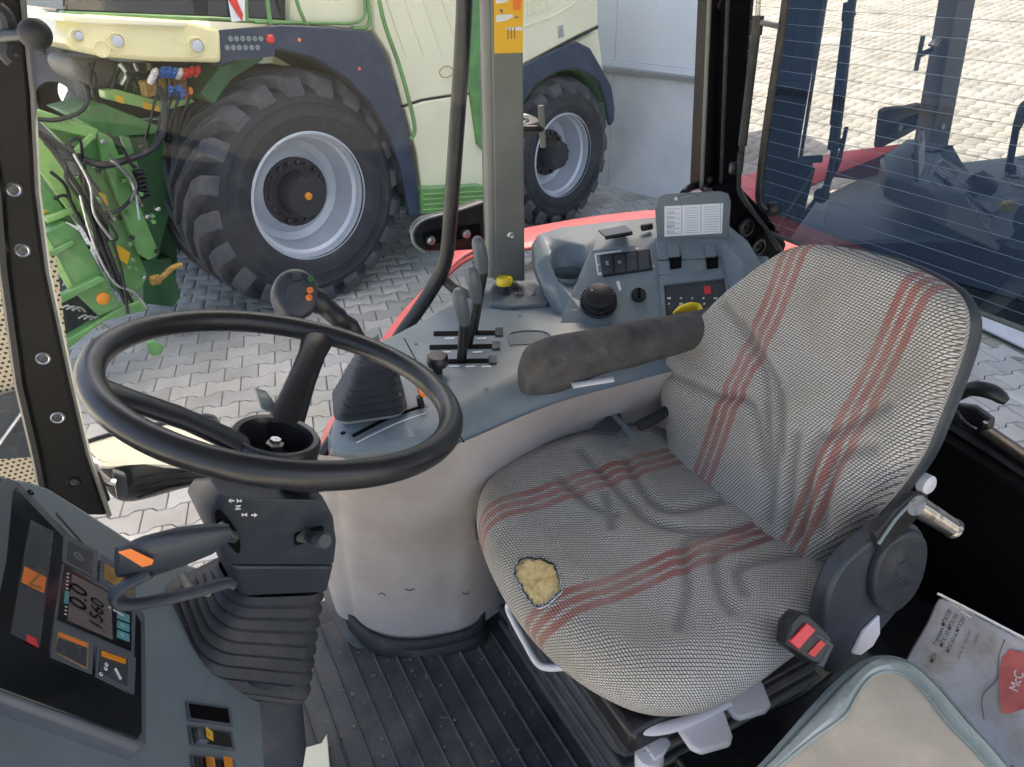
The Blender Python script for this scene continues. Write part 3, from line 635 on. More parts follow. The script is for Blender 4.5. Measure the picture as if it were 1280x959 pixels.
# floor with long grooves across the cab
FZ = 1.25
MB().box((.45, .60, FZ-.03), (2.15, 1.56, .05)).build('cab_floor', M['black'], cab, bevel=.004)
def floor_rows():
    mb = MB(); xs = []; x = -.5
    def z(x):
        k = (x % .052)/.052
        return .0045 if k < .12 else (.0012 if k < .16 else 0)
    X = []; x = -.5
    while x < .86:
        for k in (0, .003, .0042, .0065): X.append(x+k)
        x += .043
    prof = []
    for i, x in enumerate(X): prof.append((x, FZ + (.005 if i % 4 in (1, 2) else 0)))
    rows = [[Vector((x, y, z)) for x, z in prof] for y in (-.12, .35, .8, 1.30)]
    return mb.grid(rows)
floor_rows().build('floor_mat', M['floor'], cab, smooth=False)
def grit():
    mb = MB(); rg = random.Random(11)
    for k in range(260):
        x, y = rg.uniform(-.1, .5), rg.uniform(.55, 1.2); r = rg.uniform(.0008, .0028)
        if rg.random() < .35: mb.tube([(x, y, FZ+.004), (x+rg.uniform(-.016, .016), y+rg.uniform(-.016, .016), FZ+.005)], .0006, 4)
        else: mb.box((x, y, FZ+.003+r/2), (r*2, r*1.5, r), Matrix.Rotation(rg.uniform(0, 3), 3, 'Z'))
    mb.build('floor_grit', mat('dry_soil', (.22, .18, .12), .9), cab, smooth=False, kind='stuff')
grit()
# curved transition ramp at the front of the mat, under the console
MB().grid([[oz(x, y, FZ+.002+h) for x, y, h in ((395, 600, .25), (418, 742, .10), (440, 785, .02), (462, 812, .006))],
           [oz(x, y, FZ+.002+h) for x, y, h in ((380, 600, .25), (400, 745, .06), (418, 785, .012), (444, 815, .004))]]).build('mat_upturn', M['floor'], cab, solid=.006, sub=2)
# light plate and cover at the foot of the column
MB().prism([oz(x, y, FZ+.012) for x, y in ((366, 908), (374, 907), (381, 936), (402, 930), (409, 918), (414, 975), (376, 975))], (0, 0, .004)).build('floor_plate', M['creamw'], cab, bevel=.002)
# A pillar: black with plain rivets, left in view
pr = [(24, -10), (38, 120), (44, 240), (57, 340), (87, 480), (108, 570), (134, 645)]
pl = [(-40, -10), (-22, 120), (0, 240), (8, 340), (27, 480), (48, 570), (62, 645)]
PA = 1.45
rows = []
for (xr, yr), (xl, yl) in zip(pr, pl):
    a, b = oy(xr, yr, PA), oy(xl, yl, PA); rows.append([a, b, b + Vector((0, .05, 0)), a + Vector((0, .05, 0))])
MB().rings(rows).build('front_pillar', M['paintblack'], cab, bevel=.006, smooth=True)
MB().tube([oy(x+2, y, PA+.01) for x, y in pr], .006, 6).build('pillar_seal', M['pillar'], cab)
MB().tube([oy(x-2.5, y, PA-.004) for x, y in pl], .009, 6).build('pillar_edge_trim', M['black'], cab)
for x, y in ((17, 237), (28, 313), (54, 448), (72, 522), (92, 603)):
    rv = MB().lathe(oy(x, y, PA), (0, -1, 0), [(.0125, 0), (.0125, .002), (.010, .004), (.008, .003), (.007, -.001)], 18, cap=False).build('rivet', M['steel'] if y < 600 else M['paintblack'], cab)
    MB().lathe(oy(x, y, PA), (0, -1, 0), [(.0075, 0), (.0072, .0012), (.001, .0014)], 14, cap=False).build('rivet_core', M['lens'], cab)
# B pillar: grey post with a lighter rounded front edge
def vpost(name, m, xl0, xl1, xr0, xr1, y0, y1, Y, th, bevel=.01, parent=None):
    a, b, c, d = oy(xl0, y0, Y), oy(xr0, y0, Y), oy(xr1, y1, Y), oy(xl1, y1, Y)
    up = (a-d).normalized()
    return MB().prism([a+up*.25, b+up*.25, c, d], (0, th, 0)).build(name, m, parent or cab, bevel=bevel, seg=3)
vpost('centre_post', M['pillar'], 613, 619, 652.5, 657, 0, 352, YS-.02, .06, .006)
a = oy(607, -60, YS-.005); b = oy(614.5, 345, YS-.005)
MB().tube([a, b], .014, 12).build('post_round_edge', M['pillar'], cab)
MB().tube([oy(603.5, -60, YS+.03), oy(611.5, 330, YS+.03)], .008, 8).build('post_seal', M['black'], cab)
MB().lathe(oy(638, 294, YS-.02), (0, -1, 0), [(.010, 0), (.010, .004), (.006, .006), (.001, .005)], 14, cap=False).build('post_bolt', M['steel'], cab)
PB = Plane(oy(635, 30, YS-.0205), (1, 0, 0), (0, 0, 1))
stk = MB().prism(quad(PB, [(617, -40), (655, -40), (653.5, 66), (618, 67)], .001), (0, .0008, 0)).build('warning_label', M['sticker'], cab, smooth=False)
for nm, m, pts in (('label_band', 'paper', [(619, -8), (640, -8), (634, 3), (620, 5)]), ('label_band', 'paper', [(620, 19), (630, 18), (641, 18), (641, 22), (632, 26), (620, 28)]), ('label_band', 'paper', [(632, 35), (653, 33), (653, 38), (634, 38)]),
                   ('label_band', 'orange', [(641, -10), (652, -10), (651, 13), (641, 13)]), ('label_mark', 'ink', [(624, 11), (628, 12), (629, 16), (626, 16)]), ('label_mark', 'ink', [(642, 22), (648, 20), (648, 22), (644, 23)])):
    MB().add(quad(PB, pts, .0018), [tuple(range(len(pts)))]).build(nm, M[m], stk, smooth=False)
text(stk, 'III', PB, (633, 49), (644, 48.5), M['brown'], lift=.002)
# door striker on the post
st = thing('door_striker', 'bright forked latch striker with black pin on the grey centre post', 'latch', oy(660, 150, YS))
MB().prism([oy(x, y, YS-.005) for x, y in ((652, 144), (660, 143), (669, 146), (674, 150), (673, 153), (664, 156), (653, 159), (653, 155), (662, 152), (660, 149), (653, 148))], (0, .02, 0)).build('fork', M['steel'], st, bevel=.002)
MB().tube([oy(676, 132, YS+.02), oy(679, 184, YS+.02)], .007, 10).build('pin', M['pillar'], st)
MB().tube([oy(653, 161, YS+.02), oy(678, 161, YS+.02)], .008, 8).build('pin_bracket', M['black'], st)
# C pillar and rear corner
vpost('rear_pillar', M['paintblack'], 889, 877, 911, 902, 0, 238, YS, .05, .004)
vpost('rear_pillar_inner', M['deep'], 911, 902, 942, 922, 0, 262, YS-.03, .06, .004)
MB().tube([oy(912, -60, YS-.03), oy(901, 232, YS-.03)], .005, 8).build('pillar_seal', M['rubber'], cab)
MB().tube([oy(889, -60, YS-.008), oy(877, 236, YS-.008)], .005, 8).build('pillar_seal', M['pillar'], cab)
for x, y in ((901, 6), (886, 225)): MB().lathe(oy(x, y, YS), (0, -1, 0), [(.010, 0), (.010, .004), (.005, .004), (.004, .001), (.001, .001)], 14, cap=False).build('rivet', M['steel'], cab)
# rear wall below the window and its sill
RX = 1.45
MB().box((RX+.03, .55, 1.42), (.06, 2.0, .52)).build('rear_wall', M['deep'], cab, smooth=False)
for (x0, y0, x1, y1, r, m, nm) in ((1180, 505, 1300, 588, .016, 'paintblack', 'sill_rail'), (1178, 522, 1300, 600, .012, 'rubber', 'sill_seal'), (1175, 540, 1300, 618, .02, 'paintblack', 'sill_rail')):
    p, q = ox(x0, y0, RX), ox(x1, y1, RX); d = (q-p); MB().tube([p-d*.8, p, q, q+d*.8], r, 10, flat=(1, 1.4)).build(nm, M[m], cab)
# lower rear corner panel with coiled fittings behind the console
MB().prism([oy(x, y, 1.42) for x, y in ((905, 238), (925, 232), (960, 268), (985, 305), (975, 330), (930, 330), (908, 300))], (0, .06, 0)).build('corner_panel', M['deep'], cab, bevel=.01)
for x, y in ((931, 284), (946, 308)): MB().lathe(oy(x, y, 1.41), (0, -1, 0), [(.025, 0), (.024, .01), (.017, .012), (.015, .004), (.006, .004), (.001, .012)], 20, cap=False).build('round_plug', M['black'], cab)
MB().tube(crv([oy(x, y, 1.40) for x, y in ((926, 236), (934, 252), (950, 276), (964, 298), (972, 312))], 4), .004, 6).build('cable', M['pillar'], cab)
# rear window: tinted, heated, swung out a little at the bottom
TA = rad(3.2)
RW = Plane(ox(1250, 398, 1.52), (0, 1, 0), (-math.sin(TA), 0, math.cos(TA)))
wq = [RW.at(*p) for p in ((958, 262), (1216, 384), (1500, 500))]
e = Vector((0, 1, 0)); uu = Vector((-math.sin(TA), 0, math.cos(TA)))
b0 = RW.at(1250, 398); L0 = b0 + e*.80 ; R0 = b0 - e*.95
win = [L0, R0, R0 + uu*.95, L0 + uu*.95]
rw = thing('rear_window', 'dark tinted rear window with fine heating lines showing reflections', 'window', b0)
MB().add([p for p in win], [(0, 1, 2, 3)]).build('tinted_pane', G_TINT, rw, smooth=False)
hm = mat('heating_line', (.33, .40, .46), .5)
for k in range(24):
    z = .026 + k*.0345
    MB().tube([L0 + uu*z + RW.n*.001, R0 + uu*z + RW.n*.001], .0004, 4).build('heating_line', hm, rw)
MB().tube([L0 - uu*.004, R0 - uu*.004], .006, 8).build('pane_edge', M['pillar'], rw)
MB().tube([L0, L0 + uu*.95], .012, 8).build('pane_side_trim', M['paintblack'], rw)
# roof, top frames, left door frame (all outside the picture, they shade the cab)
MB().box((.55, .75, 3.02), (2.2, 1.75, .14)).build('cab_roof', M['pillar'], cab, bevel=.04)
MB().box((-.32, .0, 2.1), (.06, .06, 1.75)).build('left_front_pillar', M['paintblack'], cab)
MB().box((1.45, -.03, 2.1), (.06, .06, 1.75)).build('left_rear_pillar', M['paintblack'], cab)
# side windows
def pane(name, pts): return MB().add(pts, [tuple(range(len(pts)))]).build(name, G_CLEAR, cab, smooth=False)
pane('door_glass', [oy(34, -60, YS+.03), oy(603, -60, YS+.03), oy(611, 345, YS+.03), oy(560, 400, YS+.03), oy(420, 600, YS+.03), oy(120, 645, YS+.03), oy(46, 240, YS+.03)])
pane('side_glass', [oy(657, -60, YS+.03), oy(884, -60, YS+.03), oy(876, 262, YS+.03), oy(657, 320, YS+.03)])
# outside hand rail in front of the post
hr = thing('grab_rail', 'long black tubular grab rail bending down behind the console, left of the grey post', 'rail', oy(500, 415, 1.62))
MB().tube(crv([oy(583, -80, 1.58), oy(579, 40, 1.58), oy(571, 160, 1.58), (oy(563, 270, 1.58)), oy(556, 328, 1.58), oy(536, 368, 1.6), oy(500, 420, 1.62), oy(468, 470, 1.62), oy(430, 528, 1.62), oy(396, 580, 1.62)], 6), .0175, 14).build('tube', M['black'], hr)
MB().tube([oy(552, 347, 1.6), oy(566, 360, 1.56), oy(590, 372, 1.52)], .012, 8).build('stay', M['black'], hr)
bk = thing('pivot_bracket', 'rounded black bracket plate with two bolts beside the grey post', 'bracket', oy(560, 290, 1.66))
MB().prism([oy(x, y, 1.66) for x, y in ((520, 280), (530, 273), (560, 266), (600, 252), (612, 252), (612, 312), (560, 315), (530, 315), (518, 306), (515, 292))], (0, .03, 0)).build('plate', M['black'], bk, bevel=.008, seg=3)
MB().tube(crv([oy(x, y, 1.655) for x, y in ((612, 250), (570, 264), (530, 275), (516, 290), (519, 306), (532, 315))], 5), .0035, 6).build('plate_edge', M['greyfender'], bk)
MB().prism([oy(x, y, 1.655) for x, y in ((528, 292), (536, 288), (600, 280), (602, 296), (536, 306), (528, 302))], (0, .01, 0)).build('slot', M['deep'], bk, bevel=.003)
for x, y in ((538, 300), (582, 292)): MB().lathe(oy(x, y, 1.655), (0, -1, 0), [(.012, 0), (.011, .008), (.005, .012), (.001, .012)], 8, cap=False).build('bolt', M['steel'], bk)
# red fender over the rear wheel
fd = thing('rear_fender', 'glossy red tractor fender curving past the console outside the cab window', 'fender', (.9, 1.75, 1.2))
top = [oy(x, y, 1.60) for x, y in ((404, 640), (412, 570), (436, 520), (478, 452), (520, 398), (560, 345), (600, 318), (657, 312), (740, 300), (820, 295), (900, 300), (960, 312))]
outer = [oz(x, y, z) for x, y, z in ((396, 600, 1.4), (404, 545, 1.5), (430, 500, 1.6), (490, 408, 1.74), (530, 362, 1.82), (572, 312, 1.86), (610, 296, 1.87), (657, 286, 1.88), (740, 272, 1.89), (830, 263, 1.89), (940, 262, 1.88), (1010, 285, 1.84))]
c1, c2 = crv(top, 4), crv(outer, 4)
c3 = [p + Vector((0, .02, -.06)) for p in c2]
MB().grid([c1, [p.lerp(q, .5) + UPZ*.006 for p, q in zip(c1, c2)], c2, c3]).build('fender_shell', M['red'], fd, solid=.006)
MB().grid([[oz(940, 262, 1.88), oz(1000, 278, 1.86), oz(1060, 300, 1.82), oz(1110, 320, 1.78)], [oy(940, 300, 1.55), oy(985, 320, 1.5), oy(1040, 335, 1.42), oy(1080, 345, 1.36)]]).build('fender_rear_part', M['red'], fd, solid=.006, sub=2)
ww = MB().lathe((1.5, 2.0, .85), (0, 1, 0), [(.3, -.2), (.78, -.24), (.85, -.15), (.85, .2), (.78, .26), (.3, .2)], 48, cap=False)
ww.build('rear_wheel_tyre', M['tyre'], fd)
# wing mirror low outside the front pillar
mr = thing('wing_mirror', 'black ribbed wing mirror lying face up with glass painted pale like reflected sky beside the front pillar', 'mirror', oy(180, 590, 1.62))
MP = Plane(oy(150, 560, 1.60), (1, 0, .0), (-.0, .92, .40))
MB().prism(crv(quad(MP, [(106, 553), (150, 540), (240, 522), (262, 520), (272, 530), (282, 578), (262, 584), (180, 580), (122, 582)]), 3, closed=True), -MP.n*.012).build('mirror_glass_sky', M['mirrorsky'], mr)
MB().tube(crv([MP.at(x, y, .002) for x, y in ((106, 553), (150, 540), (240, 522), (262, 520), (272, 530), (282, 580))], 4), .005, 8).build('glass_rim', M['black'], mr)
sh = [quad(MP, [(108, 554), (121, 579), (170, 579), (200, 575), (262, 576), (284, 586)], o) for o in (.002,)][0]
back = [oy(x, y, 1.56) for x, y in ((128, 602), (144, 634), (172, 633), (215, 618), (262, 606), (290, 596))]
mid = [p.lerp(q, .5)+Vector((0, -.012, .0)) for p, q in zip(sh, back)]
MB().grid([sh, mid, back, [p+Vector((0, .10, -.03)) for p in back]]).build('mirror_housing', M['black'], mr, solid=.006, sub=2)
for k in range(3): MB().tube([p.lerp(q, .35+.2*k)+Vector((0, -.012, .004)) for p, q in zip(sh[2:], back[2:])], .003, 6).build('rib', M['black'], mr)
MB().prism([oy(x, y, 1.52) for x, y in ((140, 590), (158, 596), (161, 618), (146, 626))], (0, .02, 0)).build('end_plate', M['lens'], mr, bevel=.004)
MB().tube(crv([oy(x, y, 1.50) for x, y in ((110, 585), (120, 590), (134, 602), (144, 604))], 4), .009, 8).build('hinge_arm', M['steel'], mr)
MB().lathe(oy(122, 604, 1.49), (0, 0, 1), [(.012, -.045), (.012, .03), (.008, .035), (.001, .035)], 12, cap=False).build('hinge_pin', M['black'], mr)
MB().box(oy(114, 583, 1.49), (.03, .02, .025)).build('hinge_block', M['whitep'], mr, bevel=.004)
# perforated beige screen seen past the front pillar
def perf():
    t = NT('perforated_sheet'); v = t.n('ShaderNodeSeparateXYZ'); t.l(t.uv(), v.inputs[0])
    r = t.math('DIVIDE', v.outputs[1], .0105); ri = t.math('FLOOR', r); c = t.math('ADD', t.math('DIVIDE', v.outputs[0], .012), t.math('MULTIPLY', t.math('MODULO', ri, 2.0), .5))
    dx = t.math('SUBTRACT', t.math('FRACT', c), .5); dy = t.math('SUBTRACT', t.math('FRACT', r), .5)
    d = t.math('ADD', t.math('MULTIPLY', dx, dx), t.math('MULTIPLY', dy, dy)); h = t.math('LESS_THAN', d, .075)
    t.l(t.mix(h, (.62, .53, .37), (.03, .025, .02)), t.b.inputs['Base Color']); t.b.inputs['Roughness'].default_value = .6; return t.m
pfm = thing('perforated_guard', 'sunlit beige perforated guard seen left of the black front pillar', 'guard', oy(20, 480, 1.75))
mb = MB(); pts = [oy(x, y, 1.75) for x, y in ((-60, 320), (70, 320), (110, 640), (-60, 640))]; mb.add(pts, [(0, 1, 2, 3)]); mb.uv = [(p.x, p.z) for p in pts]
mb.build('perforated_sheet', perf(), pfm, smooth=False)
MB().prism([oy(x, y, 1.72) for x, y in ((-20, 505), (34, 488), (50, 560), (46, 572), (-20, 576))], (0, .02, 0)).build('crossing_plate', M['lens'], pfm, bevel=.003)
MB().tube([oy(-8, 566, 1.71), oy(36, 505, 1.71)], .006, 8).build('stay_rod', M['steel'], pfm)
# ball mount top left
bm_ = thing('ball_mount', 'black rubber ball mount on a bracket at the top of the front pillar', 'mount', oy(12, 45, 1.43))
c = oy(44, 43, 1.32); MB().lathe(c, (1, -.3, 0), [(.001, -.0215)] + [(.0215*math.sin(q), -.0215*math.cos(q)) for q in [math.pi*k/14 for k in range(1, 14)]] + [(.001, .0215)], 24, cap=False).build('ball', M['rubber'], bm_)
MB().tube([c, oy(16, 45, 1.36), oy(0, 48, 1.40)], [.008, .009, .014], 12).build('stem', M['black'], bm_)
MB().tube(crv([oy(x, y, 1.38) for x, y in ((-4, 10), (8, 22), (12, 45), (8, 66), (16, 76))], 4), .011, 8).build('bracket', M['rubber'], bm_)
# gas strut and window handle by the rear corner
gs_ = thing('gas_strut', 'slim dark gas strut beside the rear corner post', 'strut', oy(925, 215, 1.40))
MB().tube([oy(949, -20, 1.38), oy(947, 24, 1.38)], .005, 8).build('rod', M['chrome'], gs_)
MB().tube([oy(945, 40, 1.38), oy(928, 182, 1.38)], .0105, 12).build('cylinder', M['rubber'], gs_)
MB().tube([oy(948, 20, 1.38), oy(945, 44, 1.38)], .013, 10).build('end_joint', M['black'], gs_)
MB().tube([oy(928, 182, 1.38), oy(925, 214, 1.38)], .007, 10).build('lower_rod', M['rubber'], gs_)
MB().box(oy(920, 210, 1.38), (.035, .02, .03)).build('lower_bracket', M['black'], gs_, bevel=.006)
MB().tube([oy(950, 28, 1.37), oy(974, 33, 1.34)], .006, 8).build('link', M['steel'], gs_)
wh_ = thing('curved_bar', 'black curved window bar with a round knob at the bottom, next to the gas strut', 'bar', oy(955, 260, 1.34))
MB().tube(crv([oy(986, -30, 1.34), oy(977, 40, 1.34), oy(961, 140, 1.34), oy(950, 225, 1.34), oy(950, 252, 1.34), oy(958, 262, 1.33)], 5), .0095, 12).build('bar', M['black'], wh_)
MB().lathe(oy(958, 262, 1.33), (1, -.25, 0), [(.006, 0), (.016, .004), (.019, .012), (.020, .022), (.016, .03), (.001, .032)], 18, cap=False).build('knob', M['black'], wh_)
MB().tube(crv([oy(x, y, 1.36) for x, y in ((925, 190), (924, 222), (926, 245), (945, 270), (968, 300), (985, 330))], 5), .0055, 8).build('pull_cable', M['rubber'], wh_)
# black latch at the rear window, right of the seat back
lt = thing('window_latch', 'black lever latch of the rear window, sticking out right of the seat back', 'latch', ox(1215, 500, 1.40))
MB().tube(crv([ox(1196, 496, 1.36), ox(1215, 486, 1.37), ox(1240, 490, 1.38), ox(1258, 502, 1.39)], 5), [.012, .013, .014, .015, .016, .017, .018, .018, .018, .018, .018, .017, .016, .015, .012, .010], 12, flat=(.8, 1)).build('lever', M['black'], lt)
MB().prism([ox(x, y, 1.40) for x, y in ((1192, 505), (1215, 508), (1238, 525), (1236, 538), (1208, 542), (1190, 530))], (.02, 0, 0)).build('latch_body', M['black'], lt, bevel=.005)
MB().tube(crv([ox(x, y, 1.385) for x, y in ((1195, 514), (1208, 530), (1224, 538), (1232, 528))], 4), .005, 8).build('latch_hook', M['chrome'], lt)
# ================================================================== STEERING WHEEL AND COLUMN
SWC = Vector((.109, .795, 2.167)); SWN = Vector((.318, 0, .948)).normalized(); SWA = Vector((0, 1, 0)); SWB = SWN.cross(SWA)
SP = Plane(SWC, SWA, SWB)
sw = thing('steering_wheel', 'large black three spoke steering wheel with the horn cap missing', 'steering wheel', SWC - SWN*.06)
def sring(r, off, rt_, n=96):
    mb = MB(); pts = [SWC + SWN*off + (SWA*math.cos(2*math.pi*j/n) + SWB*math.sin(2*math.pi*j/n))*r for j in range(n)]
    return mb.tube(pts, rt_, 20, closed=True)
sring(.200, 0, .0148).build('rim', M['rim'], sw)
HC = SWC - SWN*.082
def spoke(px, py, dr=0.0):
    e = SP.at(px, py) - SWC; e.normalize(); e = (e - SWN*e.dot(SWN)).normalized(); t = SWN.cross(e)
    rows = []
    for r, h, w, th in ((.035, -.080, .024, .013), (.06, -.066, .022, .013), (.11, -.038, .019, .012), (.155, -.018, .0185, .011), (.182, -.005, .022, .010), (.196, -.002, .034, .009)):
        c = SWC + e*r + SWN*(h - dr*math.sin(math.pi*min(1, r/.2))); rows.append([c + t*w*math.cos(q) + SWN*th*math.sin(q) for q in [2*math.pi*j/14 for j in range(14)]])
    MB().rings(rows).build('spoke', M['rim'], sw)
spoke(395, 425); spoke(130, 486); spoke(430, 598, .03)
MB().lathe(HC, SWN, [(.038, -.075), (.050, -.06), (.053, -.02), (.0535, .012), (.050, .017), (.044, .016), (.041, .008), (.039, -.024), (.001, -.024)], 48, cap=False).build('hub_cup', M['rim'], sw)
MB().lathe(HC, SWN, [(.017, -.024), (.017, -.012), (.012, -.010), (.001, -.010)], 24, cap=False).build('washer', M['chrome'], sw)
MB().lathe(HC, SWN, [(.0115, -.008), (.0115, .004), (.007, .006), (.007, .010), (.001, .010)], 6, cap=False).build('nut', M['steel'], sw, smooth=False)

col = thing('steering_column', 'dark grey steering column housing with levers above a ribbed rubber boot', 'column', (.02, .75, 1.6))
MB().prism([oy(x, y, .88) for x, y in ((320, 492), (336, 496), (352, 517), (348, 520), (326, 512))], (0, .02, .0)).build('indicator_lens', M['paleglass'], col, bevel=.003)
# upper housing loft: top ring under the wheel to the flat underside
def ringpx(pts, off=0): return [oy(x, y, Y) for x, y, Y in pts]
front = dict(tl=(268, 603), tr=(417, 612), ml=(262, 655), mr=(424, 650), bl=(298, 748), br=(412, 738))
YN, YF = .70, .80
FP = Plane(oy(350, 680, .70), (1, 0, -.06), (-.18, -.35, 1))      # face of the housing towards the seat
def hring(l, r, dz, depth, rr=.012):
    a, b = FP.at(*l), FP.at(*r); x = (b-a); w = x.length; x.normalize(); y = Vector((-.14, .97, -.06)).normalized()
    c = (a+b)/2 + y*depth/2; return rrect(c, x, y, w, depth, rr, 4)
rings = [hring((278, 622), (408, 626), 0, .05), hring((267, 645), (420, 649), 0, .09), hring((268, 672), (424, 680), 0, .12), hring((284, 706), (421, 706), 0, .12)]
MB().rings(rings).build('upper_housing', M['coldark'], col, bevel=.003)
rings = [hring((288, 709), (420, 709), 0, .118), hring((300, 746), (412, 741), 0, .10)]
MB().rings(rings).build('lower_housing', M['coldark'], col, bevel=.004)
MB().lathe(HC - SWN*.05, SWN, [(.036, .0), (.040, -.03), (.046, -.05), (.046, -.08)], 32, cap=False).build('neck', M['coldark'], col)
def mark(parent, P, pts, m='white', off=.0012, name='print_mark'): return MB().add(quad(P, pts, off), [tuple(range(len(pts)))]).build(name, M[m], parent, smooth=False)
mark(col, FP, [(285, 626), (289, 623), (289, 625), (293, 625), (293, 627), (289, 627), (289, 629)])
mark(col, FP, [(296, 623), (299, 626), (302, 624), (302, 628), (299, 627), (296, 629)])
mark(col, FP, [(322, 644), (318, 641), (318, 643), (314, 643), (314, 645), (318, 645), (318, 647)])
mark(col, FP, [(302, 641), (305, 643), (309, 641), (309, 646), (305, 644), (302, 646)])
for pts in ([(294, 632), (301, 631.4), (301, 632.8), (294, 633.4)], [(294, 636), (301, 635.6), (301, 637), (294, 637.4)], [(294, 636), (299.5, 632.5), (301, 632.8), (295.5, 636.6)]): mark(col, FP, pts)
# lever openings
MB().prism(rrect(FP.at(386, 669, .0005), FP.a, FP.b, .034, .026, .005), FP.n*.0015).build('stalk_opening', M['deep'], col, smooth=False)
p0, p1 = FP.at(376, 668, -.004), FP.at(404, 676, .032)
MB().tube([p0, p0.lerp(p1, .5), p1], [.009, .0075, .0095], 16).build('stalk_collar', M['pillar'], col)
MB().tube([p0.lerp(p1, .45), p0.lerp(p1, .9), p1, p1+(p1-p0)*.08], [.008, .009, .0105, .008], 16).build('tilt_stalk', M['coldark'], col)
op = Plane(oy(285, 660, .70), (-.3, -.2, .0), (0, -.3, 1))
MB().prism(crv(quad(FP, [(268, 640), (277, 640), (292, 658), (300, 676), (298, 690), (290, 684), (274, 664)], .001), 3, closed=True), FP.n*.002).build('lever_opening', M['deep'], col, smooth=False)
MB().tube(crv([FP.at(272, 655, .006), FP.at(282, 666, .014), FP.at(292, 672, .010)], 4), .006, 10).build('lever_pivot', M['steel'], col)
# shuttle lever: broad paddle with orange label
lv = [(286, 666), (262, 674), (225, 684), (180, 697), (146, 703)]
rows = []
for (x, y), w, th in zip(lv, (.010, .020, .027, .031, .024), (.008, .013, .015, .014, .008)):
    c = oy(x, y, .60); rows.append([c + Vector((.25, -.4, .88)).normalized()*w*math.sin(q) + Vector((.1, -.9, -.4)).normalized()*th*math.cos(q) for q in [2*math.pi*j/16 for j in range(16)]])
MB().rings(rows).build('shuttle_lever', M['coldark'], col)
sv = Plane(oy(168, 692, .5865), (1, 0, .1), (.1, .5, .8))
lp = [(146, 689), (162, 685), (193, 700), (191, 708), (178, 711)]
MB().add([oy(x, y, .578) for x, y in ((147, 690), (163, 686), (192, 700), (190, 706), (178, 709))], [(0, 1, 2, 3, 4)]).build('lever_label', M['orange'], col, smooth=False)
MB().tube(crv([oy(x, y, .59) for x, y in ((188, 715), (160, 730), (143, 744), (150, 755), (180, 754), (240, 741), (282, 729), (292, 731))], 5), .0052, 10, flat=(1, 1.3)).build('loop_handle', M['coldark'], col)
MB().tube(crv([oy(x, y, .64) for x, y in ((225, 715), (238, 735), (262, 742))], 4), .004, 8).build('link_rod', M['pillar'], col)
# boot: bellows
def boot(top, bot, nf, m, parent, amp=.006, name='rubber_boot', power=1.0, sub=4):
    rows = []; n = len(top)
    for i in range(nf*sub+1):
        t = i/(nf*sub); s = 1 + amp*math.cos(2*math.pi*t*nf)*-1
        c = [p.lerp(q, t**power) for p, q in zip(top, bot)]; cc = sum(c, Vector())/n
        rows.append([cc + (p-cc)*(1+amp*(1-math.cos(2*math.pi*t*nf))) for p in c])
    return MB().rings(rows, cap=False).build(name, m, parent)
DP_e = ray(1322, 1391).normalized()
DP = Plane(od(230, 820, .87), (0, 1, 0), (DP_e.x, 0, DP_e.z))
tp = hring((296, 748), (410, 744), 0, .10, .03)
def dpt(x, y, off=0): return DP.at(x, y, off)
# lower ring follows the tilted dash surface
ax = (dpt(372, 862) - dpt(232, 835)); 
bcen = (oy(226, 835, .70) + oy(374, 862, .70))/2
xa = (oy(374, 866, .70) - oy(222, 845, .70)); wa = xa.length; xa.normalize()
bt = rrect(bcen + Vector((0, .07, .0)) + UPZ*-.01, xa, Vector((-.1, .9, .35)).normalized(), wa, .15, .03, 4)
boot(tp, bt, 8, M['bellow'], col, .045)
MB().tube(crv(bt, 1, closed=True), .006, 8, closed=True).build('boot_lip', M['bellow'], col)
lt_ = rrect(bcen + Vector((.03, .05, -.02)), xa, Vector((0, 1, .2)).normalized(), wa*.6, .10, .03, 4)
lb_ = rrect(oy(335, 1000, .74), xa, Vector((0, 1, 0)), .085, .07, .02, 4)
MB().rings([lt_, [p.lerp(q, .5) + Vector((.012, 0, 0)) for p, q in zip(lt_, lb_)], lb_]).build('column_foot', M['coldark'], col)
MB().tube(crv([oy(x, y, .74) for x, y in ((378, 832), (372, 846), (362, 854))], 4), .005, 8).build('orange_tag', M['orange'], col)

# ================================================================== INSTRUMENT PANEL
dash = thing('instrument_panel', 'grey dashboard with black glossy instrument display and a row of rocker switches', 'dashboard', dpt(100, 800))
# housing: slab below the plane
hs = [(-60, 560), (10, 594), (30, 596), (60, 606), (130, 650), (176, 680), (262, 712), (300, 740), (330, 800), (330, 880), (340, 1010), (-60, 1010)]
MB().prism(quad(DP, hs, 0), -DP.n*.05).build('dash_body', M['console'], dash, bevel=.012, seg=3)
# raised frame round the display
fr_o = [(-60, 570), (14, 600), (26, 602), (176, 754), (184, 770), (187, 925), (180, 936), (-60, 846)]
MB().prism(quad(DP, [(x*1.0, y) for x, y in fr_o], .016), -DP.n*.03).build('display_frame', M['dashgrey'], dash, bevel=.006, seg=3)
ins = [(-60, 600), (16, 616), (24, 614), (168, 762), (177, 778), (178, 915), (172, 924), (-60, 838)]
MB().prism(quad(DP, ins, .0185), -DP.n*.002).build('display_cover', M['screen'], dash, bevel=.001)
MB().prism(crv(quad(DP, [(2, 604), (16, 600), (26, 606), (24, 612), (16, 614), (8, 700), (-8, 760), (-12, 690)], .02), 2, closed=True), -DP.n*.004).build('frame_edge', M['dashgrey'], dash)
def dq(name, m, pts, off=.0195, th=.0006, bevel=0): return MB().prism(quad(DP, pts, off), -DP.n*th).build(name, M[m], dash, bevel=bevel, smooth=False)
dq('warning_lamp_strip', 'lens', [(39, 650), (67, 664), (50, 809), (14, 792)])
dq('orange_warning_lamp', 'orange', [(31, 708), (58, 722), (55, 741), (27, 727)], .0202)
